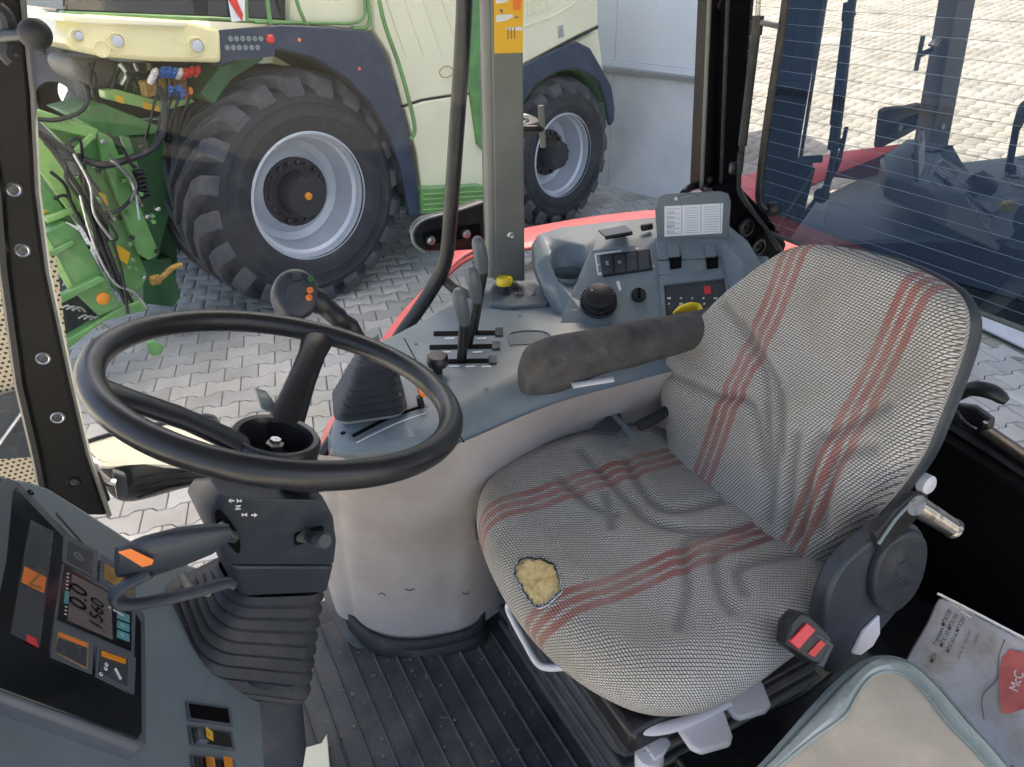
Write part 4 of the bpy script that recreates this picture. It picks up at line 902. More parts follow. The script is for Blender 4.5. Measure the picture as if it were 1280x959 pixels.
for pts in ([(36, 730), (50, 716), (52, 718), (38, 732)], [(37, 728), (53, 734), (52, 737), (36, 731)]): dq('warning_triangle', 'brown', pts, .0208, .0002)
dq('red_warning_lamp', 'redbtn', [(34, 793), (45, 798), (48, 809), (33, 801)], .0202)
dq('gauge_bezel', 'dashgrey', [(80, 667), (123, 689), (121, 725), (78, 702)])
dq('gauge_window', 'lens', [(86, 676), (117, 691), (115, 717), (84, 700)], .0202)
MB().lathe(DP.at(98, 696, .0202), DP.n, [(.006, 0), (.006, .001), (.0045, .001), (.004, 0), (.001, 0)], 12, cap=False).build('fuel_symbol', M['pillar'], dash)
dq('gauge_bezel', 'dashgrey', [(126, 692), (170, 722), (170, 752), (124, 728)])
dq('gauge_window', 'brown', [(131, 704), (164, 724), (164, 744), (130, 722)], .0202)
dq('centre_bezel', 'dashgrey', [(78, 704), (122, 727), (170, 755), (168, 815), (168, 868), (164, 867), (120, 846), (118, 802), (115, 843), (64, 822), (62, 815)], .0192)
dq('speed_display_surround', 'screen', [(81, 706), (165, 758), (164, 814), (72, 774)], .0200)
dq('speed_display', 'lcd', [(91, 718), (139, 743), (141, 799), (85, 775)], .0206)
text(dash, '0.0', DP, (108, 766), (109, 738), M['deep'], lift=.0213); text(dash, '1560', DP, (128, 790), (130, 754), M['deep'], lift=.0213)

dq('teal_bar', 'teal', [(82, 738), (87, 740), (86, 755), (80, 753)], .0208)
for k in range(12):
    y = 716 + k*4.6
    if 736 < y < 754: continue
    dq('scale_tick', 'white', [(83.5-k*.25, y), (86.5-k*.25, y+1), (86.5-k*.25, y+2.2), (83.5-k*.25, y+1.2)], .0208, .0002)
for k in range(3):
    y = 763+k*12; dq('symbol_key', 'teal', [(147, y), (162, y+6), (162, y+15), (146.5, y+9)], .0208)
    text(dash, 'ioo'[k], DP, (155, y+10), (155, y+6), M['white'], lift=.0213)
dq('gauge_bezel', 'dashgrey', [(68, 783), (118, 803), (115, 843), (63, 821)], .0202)
dq('gauge_window', 'brown', [(73, 789), (111, 804), (109, 836), (69, 815)], .0208); dq('gauge_glow', 'orange', [(74, 791), (108, 804), (107, 808), (74, 795)], .0212)
dq('gauge_face', 'lens', [(74, 797), (109, 810), (108, 834), (70, 814)], .0214)
dq('gauge_bezel', 'dashgrey', [(122, 806), (170, 822), (168, 867), (119, 845)], .0202)
dq('gauge_window', 'lens', [(126, 812), (160, 824), (159, 858), (123, 840)], .0208); dq('gauge_glow', 'amber', [(127, 813), (158, 824), (157, 830), (127, 820)], .0212)
MB().tube([DP.at(144, 836, .022), DP.at(151, 849, .022)], .0012, 6).build('gauge_needle', M['white'], dash)
for x, y in ((132, 836), (126, 843), (133, 831)): MB().lathe(DP.at(x, y, .0212), DP.n, [(.0022, 0), (.002, .0006), (.001, .0006)], 8, cap=False).build('gauge_dot', M['white'], dash)
for x, y in ((38, 616), (160, 762)): MB().lathe(DP.at(x, y, .019), DP.n, [(.004, 0), (.004, .001), (.001, .001)], 12, cap=False).build('screw_recess', M['deep'], dash)
dq('fold_line', 'black', [(70, 640), (166, 748), (166, 751), (70, 643)], .0192)
# rocker switches
for k, (y, tilt) in enumerate(((877, 0), (907, 1), (943, 2))):
    x0 = 235 + k*3
    dq('switch_bezel', 'dashgrey', [(x0-1, y-1), (x0+53, y+7), (x0+57, y+30), (x0+2, y+22)], .003, .004, .0005)
    rk = dq('rocker_switch', 'deep' if k == 0 else 'black', [(x0+2, y+2), (x0+50, y+9), (x0+53, y+26), (x0+5, y+19)], .0045, .004, .0005)
    if k == 1:
        MB().prism(quad(DP, [(x0+10, y+3), (x0+20, y+4), (x0+24, y+20), (x0+12, y+18)], .010), -DP.n*.008).build('rocker_top', M['dashgrey'], rk, bevel=.001)
        MB().add(quad(DP, [(x0+19, y+1), (x0+28, y+8), (x0+29, y+20), (x0+20, y+14)], .0125), [(0, 1, 2, 3)]).build('symbol_tile', M['sticker'], rk, smooth=False)
        text(rk, '8', DP, (x0+25, y+14), (x0+25, y+10), M['brown'], lift=.0135)
    if k == 2:
        for q, xx in enumerate((x0+17, x0+39)):
            MB().add(quad(DP, [(xx-1, y+2), (xx+10, y+4), (xx+12, y+20), (xx+1, y+18)], .006), [(0, 1, 2, 3)]).build('symbol_tile', M['amber'], rk, smooth=False)
        text(rk, '88', DP, (x0+26, y+17), (x0+24, y+5), M['brown'], lift=.0075)
# ================================================================== SIDE CONSOLE
con = thing('side_console', 'blue grey right hand console with knobs, levers and worn pale side lining', 'console', (.6, 1.3, FZ))
def st(L): return [oz(x, y, z) for x, y, z in L]
# sections run from the outer edge over the deck to the crease and down to the lining seam
secs = [st([(418, 520, 1.80), (420, 522, 1.852), (414, 548, 1.853), (413, 560, 1.85), (414, 571, 1.83)]),
        st([(428, 470, 1.80), (430, 470, 1.862), (440, 556, 1.862), (446, 566, 1.855), (450, 575, 1.832)]),
        st([(450, 442, 1.80), (452, 440, 1.87), (500, 551, 1.87), (506, 559, 1.862), (510, 571, 1.835)]),
        st([(490, 424, 1.80), (492, 421, 1.875), (548, 532, 1.876), (555, 540, 1.868), (556, 561, 1.838)]),
        st([(540, 400, 1.80), (540, 396, 1.88), (572, 500, 1.88), (580, 508, 1.872), (600, 544, 1.842)]),
        st([(598, 372, 1.82), (598, 366, 1.885), (622, 474, 1.885), (630, 481, 1.878), (650, 522, 1.846)]),
        st([(655, 345, 1.85), (655, 340, 1.89), (680, 446, 1.89), (688, 452, 1.882), (700, 503, 1.85)]),
        st([(740, 330, 1.85), (740, 322, 1.895), (740, 425, 1.893), (748, 431, 1.884), (765, 485, 1.855)]),
        st([(860, 320, 1.85), (860, 312, 1.90), (850, 400, 1.897), (858, 405, 1.885), (860, 462, 1.86)]),
        st([(960, 330, 1.85), (960, 322, 1.90), (930, 420, 1.897), (938, 426, 1.885), (930, 470, 1.865)])]
fine = []
cols = [crv([s[j] for s in secs], 5) for j in range(5)]
MB().grid(list(map(list, zip(*cols)))).build('deck_shell', M['console'], con, solid=.004)
DECK = bpy.data.objects['deck_shell']; bpy.context.view_layer.update()
def dk(x, y, off=0.0, z=1.88):
    h = hit(DECK, x, y, off); return h if h is not None else oz(x, y, z)
def decal(name, m, pts, off=.001, th=.001, bevel=0):
    return MB().prism([dk(x, y, off) for x, y in pts], (0, 0, th)).build(name, M[m], con, bevel=bevel, smooth=False)
# worn lining below the seam
def lin_rows():
    seam = [p + Vector((0, -.004, .004)) for p in cols[4]]; rows = []
    fl = st([(418, 640, 1.66), (446, 700, 1.5), (510, 700, 1.5), (560, 690, 1.5), (600, 680, 1.5), (650, 640, 1.5), (700, 600, 1.5), (765, 590, 1.5), (860, 560, 1.5), (930, 560, 1.5)])
    bt_ = st([(444, 776, 1.30), (462, 796, 1.275), (500, 805, 1.268), (548, 801, 1.272), (592, 786, 1.28), (660, 740, 1.28), (720, 720, 1.28), (790, 700, 1.28), (880, 680, 1.28), (950, 660, 1.28)])
    fl[0] = oz(420, 640, 1.66); fl[0] = oz(423, 660, 1.60)
    mid = [a.lerp(b, .45) + Vector((0, -.018, 0)) for a, b in zip(secs_seam(), fl)]
    c1, c2, c3 = crv(mid, 5), crv(fl, 5), crv(bt_, 5)
    front = None
    return [seam, c1, c2, c3]
def secs_seam(): return [s[4] for s in secs]
rows = lin_rows()
# front return of the lining, going outwards round the corner
rows2 = []
for r in rows:
    a = r[0]; rows2.append([a + Vector((-.01, .25, 0)), a + Vector((-.035, .07, 0)), a + Vector((-.028, .02, 0))] + r)
lin_o = MB().grid(rows2).build('side_lining', M['beige'], con, sub=2)
bpy.context.view_layer.update()
MB().box((.86, 1.36, 1.53), (.9, .16, .56)).build('reflection_blocker', M['black'], con, bevel=.01)  # unseen dark box, added to block the yard's reflection in the rear pane
for pts in (((473, 743), (477, 741), (482, 744)), ((506, 736), (512, 738), (518, 736)), ((578, 741), (584, 743), (586, 739))):
    MB().tube([hit(lin_o, x, y, .0005) or oy(x, y, 1.165) for x, y in pts], .0012, 5).build('scuff', M['black'], con)
# dark plinth under the lining
pb = st([(432, 770, 1.30), (462, 800, 1.272), (500, 812, 1.262), (550, 808, 1.264), (600, 790, 1.27), (606, 745, 1.30)])
MB().grid([[p + UPZ*.03 for p in crv(pb, 4)], crv(pb, 4), [p + Vector((0, -.02, -.022)) for p in crv(pb, 4)]]).build('lining_plinth', M['rubber'], con, solid=.008)
# front nose block under the joystick deck
MB().rings([st([(410, 540, 1.85), (416, 572, 1.83), (470, 560, 1.83), (430, 500, 1.85)]), st([(410, 560, 1.70), (415, 600, 1.70), (470, 600, 1.70), (430, 520, 1.70)])]).build('deck_front', M['console'], con, bevel=.008)
# rear raised block: ledge with cup holder and sloping control panel
c_far = st([(664, 306, 1.99), (672, 292, 2.015), (700, 283, 2.03), (760, 276, 2.04), (822, 270, 2.045), (905, 276, 2.045), (935, 300, 2.03), (952, 328, 2.0)])
c_led = st([(668, 330, 1.985), (684, 318, 2.005), (733, 306, 2.015), (745, 298, 2.022), (822, 298, 2.028), (904, 302, 2.028), (928, 330, 2.01), (945, 352, 1.98)])
c_mid = st([(677, 355, 1.945), (694, 356, 1.95), (730, 352, 1.955), (765, 350, 1.958), (822, 350, 1.96), (900, 350, 1.96), (925, 370, 1.95), (938, 385, 1.93)])
c_bot = st([(688, 384, 1.893), (706, 398, 1.893), (740, 408, 1.893), (770, 408, 1.893), (822, 406, 1.896), (900, 402, 1.896), (925, 415, 1.89), (935, 420, 1.886)])
c_dr = [p + Vector((.0, .0, -.06)) for p in c_far]
blk = MB().grid([[p + UPZ*-.02 for p in c_bot], c_bot, c_mid, c_led, c_far, c_dr])
# close it into a solid for the cup holder
m_, n_ = 6, 8
blk.f.append(tuple(range(0, n_))[::-1] + tuple(range((m_-1)*n_, m_*n_)))
blk.f.append(tuple(i*n_ for i in range(m_))[::-1]); blk.f.append(tuple(i*n_+n_-1 for i in range(m_)))
bo = blk.build('control_block', M['console'], con, bevel=.007, seg=3)
cupc = oz(712, 311, 2.02)
cc_ = MB().lathe(cupc + UPZ*-.09, UPZ, [(.001, 0), (.040, 0), (.050, .2), (.001, .2)], 32, cap=False).build('cutter', M['lens']); cut(bo, cc_)
MB().lathe(cupc + UPZ*-.088, UPZ, [(.001, 0), (.0385, 0), (.041, .03)], 32, cap=False).build('cup_holder', M['consolelid'], con)
# plane of the sloping panel
pa, pb_, pc = c_mid[3], c_mid[5], (c_bot[4])
CP = Plane(pa, pb_-pa, c_led[4]-pc)
def cq(name, m, pts, off=.0, th=.001, bevel=0, parent=None): return MB().prism(quad(CP, pts, off), -CP.n*th).build(name, M[m], parent or con, bevel=bevel, smooth=bevel > 0)
cp_off = .004
cq('panel_face', 'console', [(738, 312), (822, 302), (826, 345), (824, 404), (700, 404), (706, 385)], cp_off, .012, .003)
sw_ = cq('switch_bank', 'black', [(750, 319), (812, 311), (816, 337), (754, 346)], cp_off+.003, .006, .001)
for k in range(4):
    x = 752.5+k*15; y = 320.5-k*2
    r_ = cq('rocker_switch', 'lens' if k > 1 else 'coldark', [(x, y), (x+13, y-1.8), (x+14.5, y+21), (x+1.5, y+23)], cp_off+.0055, .003, .0005)
    if k < 2: text(con, 'ED'[k], CP, (x+5, y+11), (x+9, y+10.5), M['white'], lift=cp_off+.006)
for pts in ([(744, 317), (777, 312.5), (777, 314), (745.5, 318.5)], [(743, 318), (745, 318), (749, 344), (747, 344)], [(794, 310), (813, 307.5), (813, 309), (795, 311.5)], [(747, 341), (752, 340.5), (752, 344), (747.5, 344)]): cq('print_line', 'white', pts, cp_off+.0008, .0004)
for x, y in ((816, 315), (815, 324), (817, 333), (748, 331)): MB().lathe(CP.at(x, y, cp_off), CP.n, [(.0025, 0), (.0024, .001), (.001, .001)], 8, cap=False).build('print_symbol', M['white'], con)
# big ribbed knob
kc = CP.at(748, 380, cp_off); kb = MB(); K = 30
kb.lathe(kc, CP.n, [(.041, 0), (.041, .008), (.037, .010), (.037, .022), (.0345, .024), (.033, .033), (.0315, .037), (.027, .0395), (.001, .0405)], 48, cap=False)
kn = kb.build('throttle_knob', M['black'], con)
a_, b_ = CP.a, CP.b
rb = MB()
for k in range(K):
    q = 2*math.pi*k/K; d = a_*math.cos(q)+b_*math.sin(q); t_ = CP.n.cross(d); rb.box(kc + d*.037 + CP.n*.0145, (.005, .0034, .018), Matrix((d, t_, CP.n)).transposed())
rb.build('grip_ribs', M['black'], kn, bevel=.0006, seg=1)
MB().lathe(kc + (CP.at(738, 374, cp_off)-kc)*.9 + CP.n*.040, CP.n, [(.0022, -.001), (.002, .0006), (.001, .0006)], 10, cap=False).build('pointer_dot', M['white'], kn)
for k in range(12):
    q = rad(60+k*17); p = kc + (a_*math.cos(q)+b_*math.sin(q))*.0475; MB().lathe(p, CP.n, [(.0018, 0), (.0016, .0008), (.001, .0008)], 6, cap=False).build('scale_dot', M['white'], con)
text(con, 'MAX', CP, (714, 389), (722, 388), M['white'], lift=cp_off+.001)
cq('scale_mark', 'white', [(770, 352), (774, 351), (777, 362), (774, 364)], cp_off+.0008, .0004)
# small knob
sc = CP.at(798, 371, cp_off)
MB().lathe(sc, CP.n, [(.0165, 0), (.016, .012), (.0145, .015), (.001, .015)], 24, cap=False).build('small_knob', M['black'], con)
MB().box(sc + CP.n*.017, (.006, .025, .006), Matrix((a_, b_, CP.n)).transposed()).build('knob_bar', M['deep'], con, bevel=.0015)
for k in range(11):
    q = rad(-40+k*26); p = sc + (a_*math.cos(q)+b_*math.sin(q))*.0235; MB().lathe(p, CP.n, [(.0016, 0), (.0014, .0008), (.001, .0008)], 6, cap=False).build('scale_dot', M['white'], con)
for pts in ([(785, 389), (791, 388), (791, 392), (786, 392)], [(802, 388), (806, 387), (805, 391), (802, 391)], [(811, 386), (816, 388), (815, 391), (811, 391)]): cq('print_symbol', 'white', pts, cp_off+.0008, .0004)
# hinge posts and dark openings under the lid
for x in (838, 884):
    cq('hinge_opening', 'deep', [(x-2, 320), (x+14, 319), (x+14, 334), (x, 336)], cp_off+.0125, .004, .001)
    cq('hinge_lug', 'console', [(x-3, 306), (x+11, 305), (x+12, 320), (x-1, 321)], cp_off+.017, .014, .002)
cq('lid_strip', 'console', [(820, 302), (908, 300), (912, 322), (822, 324)], cp_off+.011, .01, .002)
cq('lower_strip', 'console', [(822, 326), (917, 323), (920, 341), (824, 344)], cp_off+.009, .014, .002)
# pocket with yellow lever
cq('pocket_floor', 'lens', [(826, 350), (908, 341), (915, 402), (832, 404)], cp_off+.005, .004)
for pts in ([(824, 345), (912, 336), (910, 347), (829, 356)], [(824, 345), (830, 355), (834, 404), (828, 404)], [(905, 342), (912, 337), (925, 400), (915, 402)]): cq('pocket_wall', 'console', pts, cp_off+.011, .012, .002)
cq('red_sticker', 'redbtn', [(880, 358), (888, 357), (889, 367), (881, 368)], cp_off+.0065, .001)
for k in range(14):
    x = 834+(k*29 % 72); y = 372+(k*7 % 14); cq('print_symbol', 'white', [(x, y), (x+2.5, y-.5), (x+2.5, y+1.5), (x, y+2)], cp_off+.006, .0004)
MB().rings([[oz(x, y, 1.945) + (Vector((.2, -.5, .8)).normalized()*r*math.sin(q) + Vector((0, .8, .5)).normalized()*r*.8*math.cos(q)) for q in [2*math.pi*j/14 for j in range(14)]] for x, y, r in ((842, 391, .003), (850, 387, .010), (862, 384, .0125), (872, 385, .0115), (877, 390, .006))]).build('yellow_lever', M['yellow'], con)
# open lid with printed fuse table
lp0, lp1 = CP.at(820, 300, .004), CP.at(913, 300, .004)
LP = Plane(lp0, lp1-lp0, (0, .22, 1))
lid = MB().prism(crv(quad(LP, [(822, 303), (819, 262), (823, 246), (832, 243), (900, 239), (911, 242), (914, 252), (911, 303)]), 1, closed=True), -LP.n*.008).build('fuse_box_lid', M['consolelid'], con, bevel=.003)
MB().prism(quad(LP, [(827, 298), (823, 262), (827, 252), (905, 247), (908, 256), (906, 297)], .001), -LP.n*.001).build('lid_recess', M['consolelid'], lid)
fs_ = MB().prism(quad(LP, [(830.5, 258), (904, 254), (902.5, 291.5), (830.5, 296)], .0016), -LP.n*.0004).build('fuse_table_paper', M['paper'], lid, smooth=False)
rows_txt = ['KLAXON 10A', 'PHARES', 'CAB 15A', 'RADIO', 'PDF', 'TRANS', 'GYRO', '4RM', 'ESSUIE GL', 'FEUX', 'AUX']
for cx_, w in ((833, 17), (856, 17), (880, 18)):
    for k in range(11):
        y = 261.5 + k*3.1 - (cx_-833)*.055
        MB().add(quad(LP, [(cx_, y), (cx_+w, y-.9), (cx_+w, y-.5), (cx_, y+.4)], .0022), [(0, 1, 2, 3)]).build('table_rule', M['ink'], fs_, smooth=False) if k % 2 == 0 or cx_ > 840 else text(fs_, rows_txt[k], LP, (cx_, y+2.2), (cx_+w*.6, y+1.6), M['ink'], lift=.0024)
for x in (852, 876, 900): MB().add(quad(LP, [(x, 257.5-(x-833)*.05), (x+.6, 257.5-(x-833)*.05), (x+.6, 294-(x-833)*.05), (x, 294-(x-833)*.05)], .0022), [(0, 1, 2, 3)]).build('table_rule', M['ink'], fs_, smooth=False)
MB().tube(crv(quad(LP, [(850, 247), (865, 244.5), (872, 247), (880, 244)], .002), 3), .0022, 6).build('lid_catch', M['greyfender'], lid)
MB().lathe(LP.at(845, 248.5, .001), LP.n, [(.004, 0), (.003, .002), (.001, .002)], 10, cap=False).build('lid_stud', M['paper'], lid)
# socket cover at the top of the ledge, dark clutter behind the ledge
TP = Plane(oz(768, 288, 2.043), (1, 0, 0), (0, 1, 0))
MB().prism(quad(TP, [(748, 287), (782, 281), (791, 289), (756, 295)], .004), (0, 0, -.006)).build('socket_cover', M['dashgrey'], con, bevel=.002)
MB().prism(quad(TP, [(756, 292), (790, 288), (791, 292), (757, 298)], .003), (0, 0, -.004)).build('socket_gap', M['deep'], con, bevel=.001)
MB().tube([oz(803, 285, 2.045), oz(814, 283, 2.045)], .008, 12).build('cable_plug', M['black'], con)
MB().tube(crv([oz(x, y, 2.06) for x, y in ((855, 242), (862, 235), (875, 232), (886, 240))], 4), .011, 10).build('speaker_hump', M['black'], con)
# icon plate and yellow button near the post
IP = Plane(oz(655, 372, 1.897), (1, 0, 0), (0, 1, 0))
MB().prism(quad(IP, [(616, 352), (668, 350), (688, 374), (684, 380), (640, 382), (612, 378)], .004), (0, 0, -.012)).build('switch_plate', M['consolelid'], con, bevel=.003)
for pts in ([(640, 360), (650, 358), (656, 370), (645, 373)], [(653, 357), (664, 357), (671, 370), (659, 371)]): MB().add(quad(IP, pts, .0048), [(0, 1, 2, 3)]).build('icon_tile', M['lens'], con, smooth=False)
for x, y, s in ((644, 368, 'Fo'), (658, 367, 'M.')): text(con, s, IP, (x, y), (x+8, y-1), M['white'], lift=.0055)
yk = oz(631, 368, 1.90)
MB().lathe(yk, UPZ, [(.014, 0), (.012, .006), (.0095, .008), (.0095, .026), (.001, .026)], 20, cap=False).build('button_stem', M['rubber'], con)
MB().lathe(yk + UPZ*.024, UPZ, [(.010, 0), (.018, .002), (.0195, .006), (.0195, .014), (.016, .020), (.001, .022)], 24, cap=False).build('yellow_pull_knob', M['yellow'], con)
# pocket slot in the deck
SPk = Plane(oz(665, 424, 1.889), (1, 0, 0), (0, 1, 0))
decal('coin_slot', 'consolelid', [(640, 418), (678, 416), (690, 424), (680, 430), (641, 432)])
MB().tube(crv([dk(x, y, .002) for x, y in ((639, 433), (638, 417), (678, 415), (692, 425))], 3), .0018, 6).build('slot_edge', M['console'], con)
# three hydraulic levers in slots
for k, (y, x0, x1, tip, base) in enumerate(((417, 542, 628, (596, 296), (591, 415)), (434, 537, 624, (588, 333), (584, 433)), (452, 548, 620, (572, 361), (577, 450)))):
    z = 1.884
    decal('lever_slot', 'deep', [(x0, y-1.8), (x1, y-3.2), (x1, y+2), (x0, y+3.4)])
    decal('slot_stop', 'lens', [(x1-9, y-5), (x1+1, y-5.5), (x1+1, y+4), (x1-9, y+4.5)], .001, .004, .001)
    for q in range(3): decal('print_dash', 'white', [(x0+14+q*20, y+6), (x0+26+q*20, y+5.6), (x0+26+q*20, y+7.4), (x0+14+q*20, y+7.8)], .001, .0004)
    b = oz(*base, z); Y_ = b.y; t = oy(tip[0], tip[1], Y_-.01); mid_ = oy(tip[0]+6, tip[1]+30, Y_-.01); up1 = oy(tip[0]+8, tip[1]+44, Y_-.008)
    lv_ = MB().tube([b, b.lerp(up1, .5), up1, mid_], [.0105, .0105, .0105, .011], 10, flat=(1, 1)).build('hydraulic_lever', M['black'], con)
    MB().tube(crv([up1, mid_, oy(tip[0]+3, tip[1]+14, Y_-.01), t], 4), [.011, .012, .0135, .0145, .015, .0155, .016, .016, .016, .0155, .014, .011, .006], 14, flat=(.9, 1.0)).build('lever_grip', M['lever'], lv_)
for x, y in ((520, 430), (650, 395), (608, 486), (700, 430), (480, 470)):
    p = dk(x, y, .0003); MB().lathe(p, UPZ, [(.0042, 0), (.004, .0012), (.0016, .0012), (.0014, .0004), (.001, .0004)], 12, cap=False).build('deck_screw', M['consolelid'], con)
MB().tube([dk(x, y, .0002) for x, y in ((505, 423), (520, 450), (536, 480), (556, 512), (572, 540), (580, 553))], .0011, 6).build('deck_joint', M['deep'], con)
# joystick with boot on the front deck
jt = st([(456, 446, 1.975), (482, 446, 1.975), (496, 468, 1.965), (490, 480, 1.96), (452, 478, 1.96), (446, 462, 1.965)])
J0 = oz(462, 505, 1.872)
bell_t = rrect(oz(468, 440, 1.99), Vector((1, -.15, 0)).normalized(), Vector((.15, 1, 0)).normalized(), .055, .05, .02, 3)
bell_b = rrect(oz(461, 503, 1.878), Vector((1, -.25, 0)).normalized(), Vector((.25, 1, 0)).normalized(), .118, .12, .022, 3)
boot(bell_t, bell_b, 8, M['bellow'], con, .085, 'joystick_boot')
MB().tube(crv(bell_b, 1, closed=True), .004, 8, closed=True).build('boot_frame', M['consolelid'], con)
MB().lathe(oz(461, 424, 2.02), UPZ, [(.010, -.03), (.014, -.02), (.0185, -.005), (.0185, .005), (.016, .0085), (.001, .0085)], 24, cap=False).build('collar_cap', M['console'], con)
# joystick stick and head
jp = [oz(452, 428, 2.03), oz(440, 408, 2.055), oz(424, 398, 2.075), oz(402, 380, 2.10), oz(386, 371, 2.115)]
MB().tube(crv(jp, 4), [.011]*4+[.013]*4+[.017]*4+[.021]*5, 14).build('joystick_stem', M['black'], con)
hc = oz(370, 368, 2.125); hax = ((C0 - hc).normalized() + RT*.22 + UP*.20).normalized()
hx_ = (RT - hax*RT.dot(hax)).normalized(); hy_ = hax.cross(hx_)
rings = []
for r, h in ((.014, -.058), (.029, -.048), (.036, -.028), (.038, -.006), (.037, .005), (.035, .010), (.031, .0135), (.020, .0148), (.002, .015)):
    rings.append([hc + hax*h + (hx_*math.cos(q)*(1.0) + hy_*math.sin(q)*1.12)*r for q in [2*math.pi*j/28 for j in range(28)]])
jh = MB().rings(rings).build('joystick_head', M['coldark'], con)
JP = Plane(hc + hax*.0155, hx_, hy_)
MB().prism(quad(JP, [(360, 357), (376, 350), (384, 366), (374, 374), (357, 372)], .002), -hax*.003).build('grip_window', M['lens'], jh, bevel=.001)
MB().prism(quad(JP, [(366, 340), (378, 342), (377, 350), (366, 350)], .004), -hax*.005).build('thumb_switch', M['coldark'], jh, bevel=.0015)
for x, y, m in ((388, 349, 'greend'), (387, 363, 'orange'), (386, 372, 'orange')): MB().lathe(JP.at(x, y), hax, [(.0058, -.003), (.0055, .003), (.004, .0045), (.001, .005)], 14, cap=False).build('push_button', M[m], jh)
# hand throttle slot with orange tipped lever
sl_ = [(441, 546), (462, 535), (484, 524), (506, 516), (530, 508)]
decal('throttle_slot_edge', 'consolelid', [(436, 550), (438, 543), (462, 530), (506, 511), (534, 503), (536, 509), (506, 521), (464, 541), (444, 553)], .0004, .0006)
MB().tube(crv([dk(x, y, .0012) for x, y in sl_], 5), .0048, 8, flat=(.3, 1)).build('throttle_slot', M['deep'], con)
MB().tube(crv([dk(x, y, .001) for x, y in ((446, 554), (474, 540), (503, 527), (532, 517))], 5), .0018, 6, flat=(.4, 1)).build('throttle_scale', M['white'], con)
MB().tube([oz(527, 509, 1.875), oz(524, 496, 1.90)], [.007, .006], 10).build('throttle_lever', M['black'], con)
MB().prism([oz(x, y, 1.905) for x, y in ((520, 480), (524, 479), (534, 493), (532, 499), (524, 496))], (0, .004, .008)).build('throttle_tip', M['orange'], con, bevel=.003)
MB().lathe(dk(429, 542, .001), UPZ, [(.005, 0), (.0045, .001), (.001, .001)], 12, cap=False).build('screw_hole', M['deep'], con)
# round dial knob between the wheel and the levers
rk_ = oz(547, 462, 1.89)
MB().lathe(rk_, (0, -.15, 1), [(.010, -.006), (.010, .010), (.020, .013), (.0215, .018), (.021, .030), (.017, .035), (.001, .036)], 24, cap=False).build('dial_knob', M['black'], con)

# ================================================================== DRIVER SEAT
seat = thing('driver_seat', 'suspension driver seat in grey striped woven cloth with a torn front edge', 'seat', (.66, .79, FZ))
def blob(outl, h_of, nrm, frame, rings_, n=168, uvf=None, creases=(), name='cushion', cw=.012, cd=.0055, m=None, extra=None):
    """padded cushion: closed outline in 2-D, rings = (plan scale, height); frame maps (a, b, h) to world"""
    c = sum((Vector((a, b, 0)) for a, b in outl), Vector())/len(outl)
    per = crv([Vector((a, b, 0)) for a, b in outl], 12, closed=True)
    L = [0]
    for i in range(len(per)): L.append(L[-1] + (per[(i+1) % len(per)]-per[i]).length)
    P_ = []
    for k in range(n):
        t = L[-1]*k/n; i = max(j for j in range(len(per)) if L[j] <= t); f = (t-L[i])/max(1e-9, L[i+1]-L[i]); P_.append(per[i].lerp(per[(i+1) % len(per)], f))
    vs, uvs, crs = [], [], []
    cr = [[Vector((p[0], p[1], 0)) for p in crv([Vector((a, b, 0)) for a, b in cc], 4)] for cc in creases]
    segs = [(a, b) for cc in cr for a, b in zip(cc[:-1], cc[1:])]
    A = np.array([[a.x, a.y] for a, b in segs]) if segs else None; B = np.array([[b.x, b.y] for a, b in segs]) if segs else None
    acc = 0; prev = None
    for s, h in rings_:
        acc_uv = s
        for p in P_:
            q = c.lerp(p, s); d = 0
            if segs:
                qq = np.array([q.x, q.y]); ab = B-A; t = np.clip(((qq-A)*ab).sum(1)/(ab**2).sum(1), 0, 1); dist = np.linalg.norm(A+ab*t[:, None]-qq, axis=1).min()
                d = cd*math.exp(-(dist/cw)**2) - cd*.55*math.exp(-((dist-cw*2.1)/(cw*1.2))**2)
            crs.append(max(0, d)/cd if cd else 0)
            z = h + (h_of(q.x, q.y) if h_of else 0)*min(1, (1.0001-min(s, 1))*6) - d
            vs.append(frame(q.x, q.y, z)); sc_ = 1 + max(0, -h)*1.0/.25
            uvs.append((c.x + (q.x-c.x)*sc_, c.y + (q.y-c.y)*sc_))
    mb = MB(); R_ = [vs[i*n:(i+1)*n] for i in range(len(rings_))]
    mb.rings(R_, cap=False); mb.v.append(frame(c.x, c.y, rings_[0][1] + (h_of(c.x, c.y) if h_of else 0))); k = len(mb.v)-1
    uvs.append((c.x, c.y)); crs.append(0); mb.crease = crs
    for j in range(n): mb.f.append((k, (j+1) % n, j))
    return mb, uvs, c
ZS = 1.735
cush = [(.425, .575), (.392, .68), (.385, .80), (.405, .93), (.452, 1.03), (.53, 1.095), (.64, 1.112), (.78, 1.112), (.90, 1.07), (.945, .95), (.945, .70), (.925, .575), (.84, .508), (.72, .486), (.58, .472), (.48, .505)]
def on_s(px, py, z=1.728): p = oz(px, py, z); return (p.x, p.y)
cr_px = [[(725, 566), (781, 619), (813, 648), (866, 658), (958, 655)], [(781, 573), (813, 619), (853, 632), (932, 605)], [(958, 640), (905, 660), (858, 672), (859, 737), (846, 790)],
         [(990, 655), (930, 678), (895, 690), (899, 743), (912, 770)], [(1000, 690), (935, 705), (922, 720), (930, 745)], [(757, 615), (765, 655)], [(700, 600), (740, 630), (770, 640)]]
creases = [[on_s(*p) for p in c] for c in cr_px]
def dome(x, y):
    u, v = (x-.66)/.28, (y-.795)/.31
    return .012*(1-u*u) + .010*max(0, 1-abs(v))*0 + .014*(v*v)*(1-abs(u)**3) + .012*math.exp(-((x-.44)/.06)**2) - .008*math.exp(-((v)/.5)**2)*(1 if x > .5 else .4)
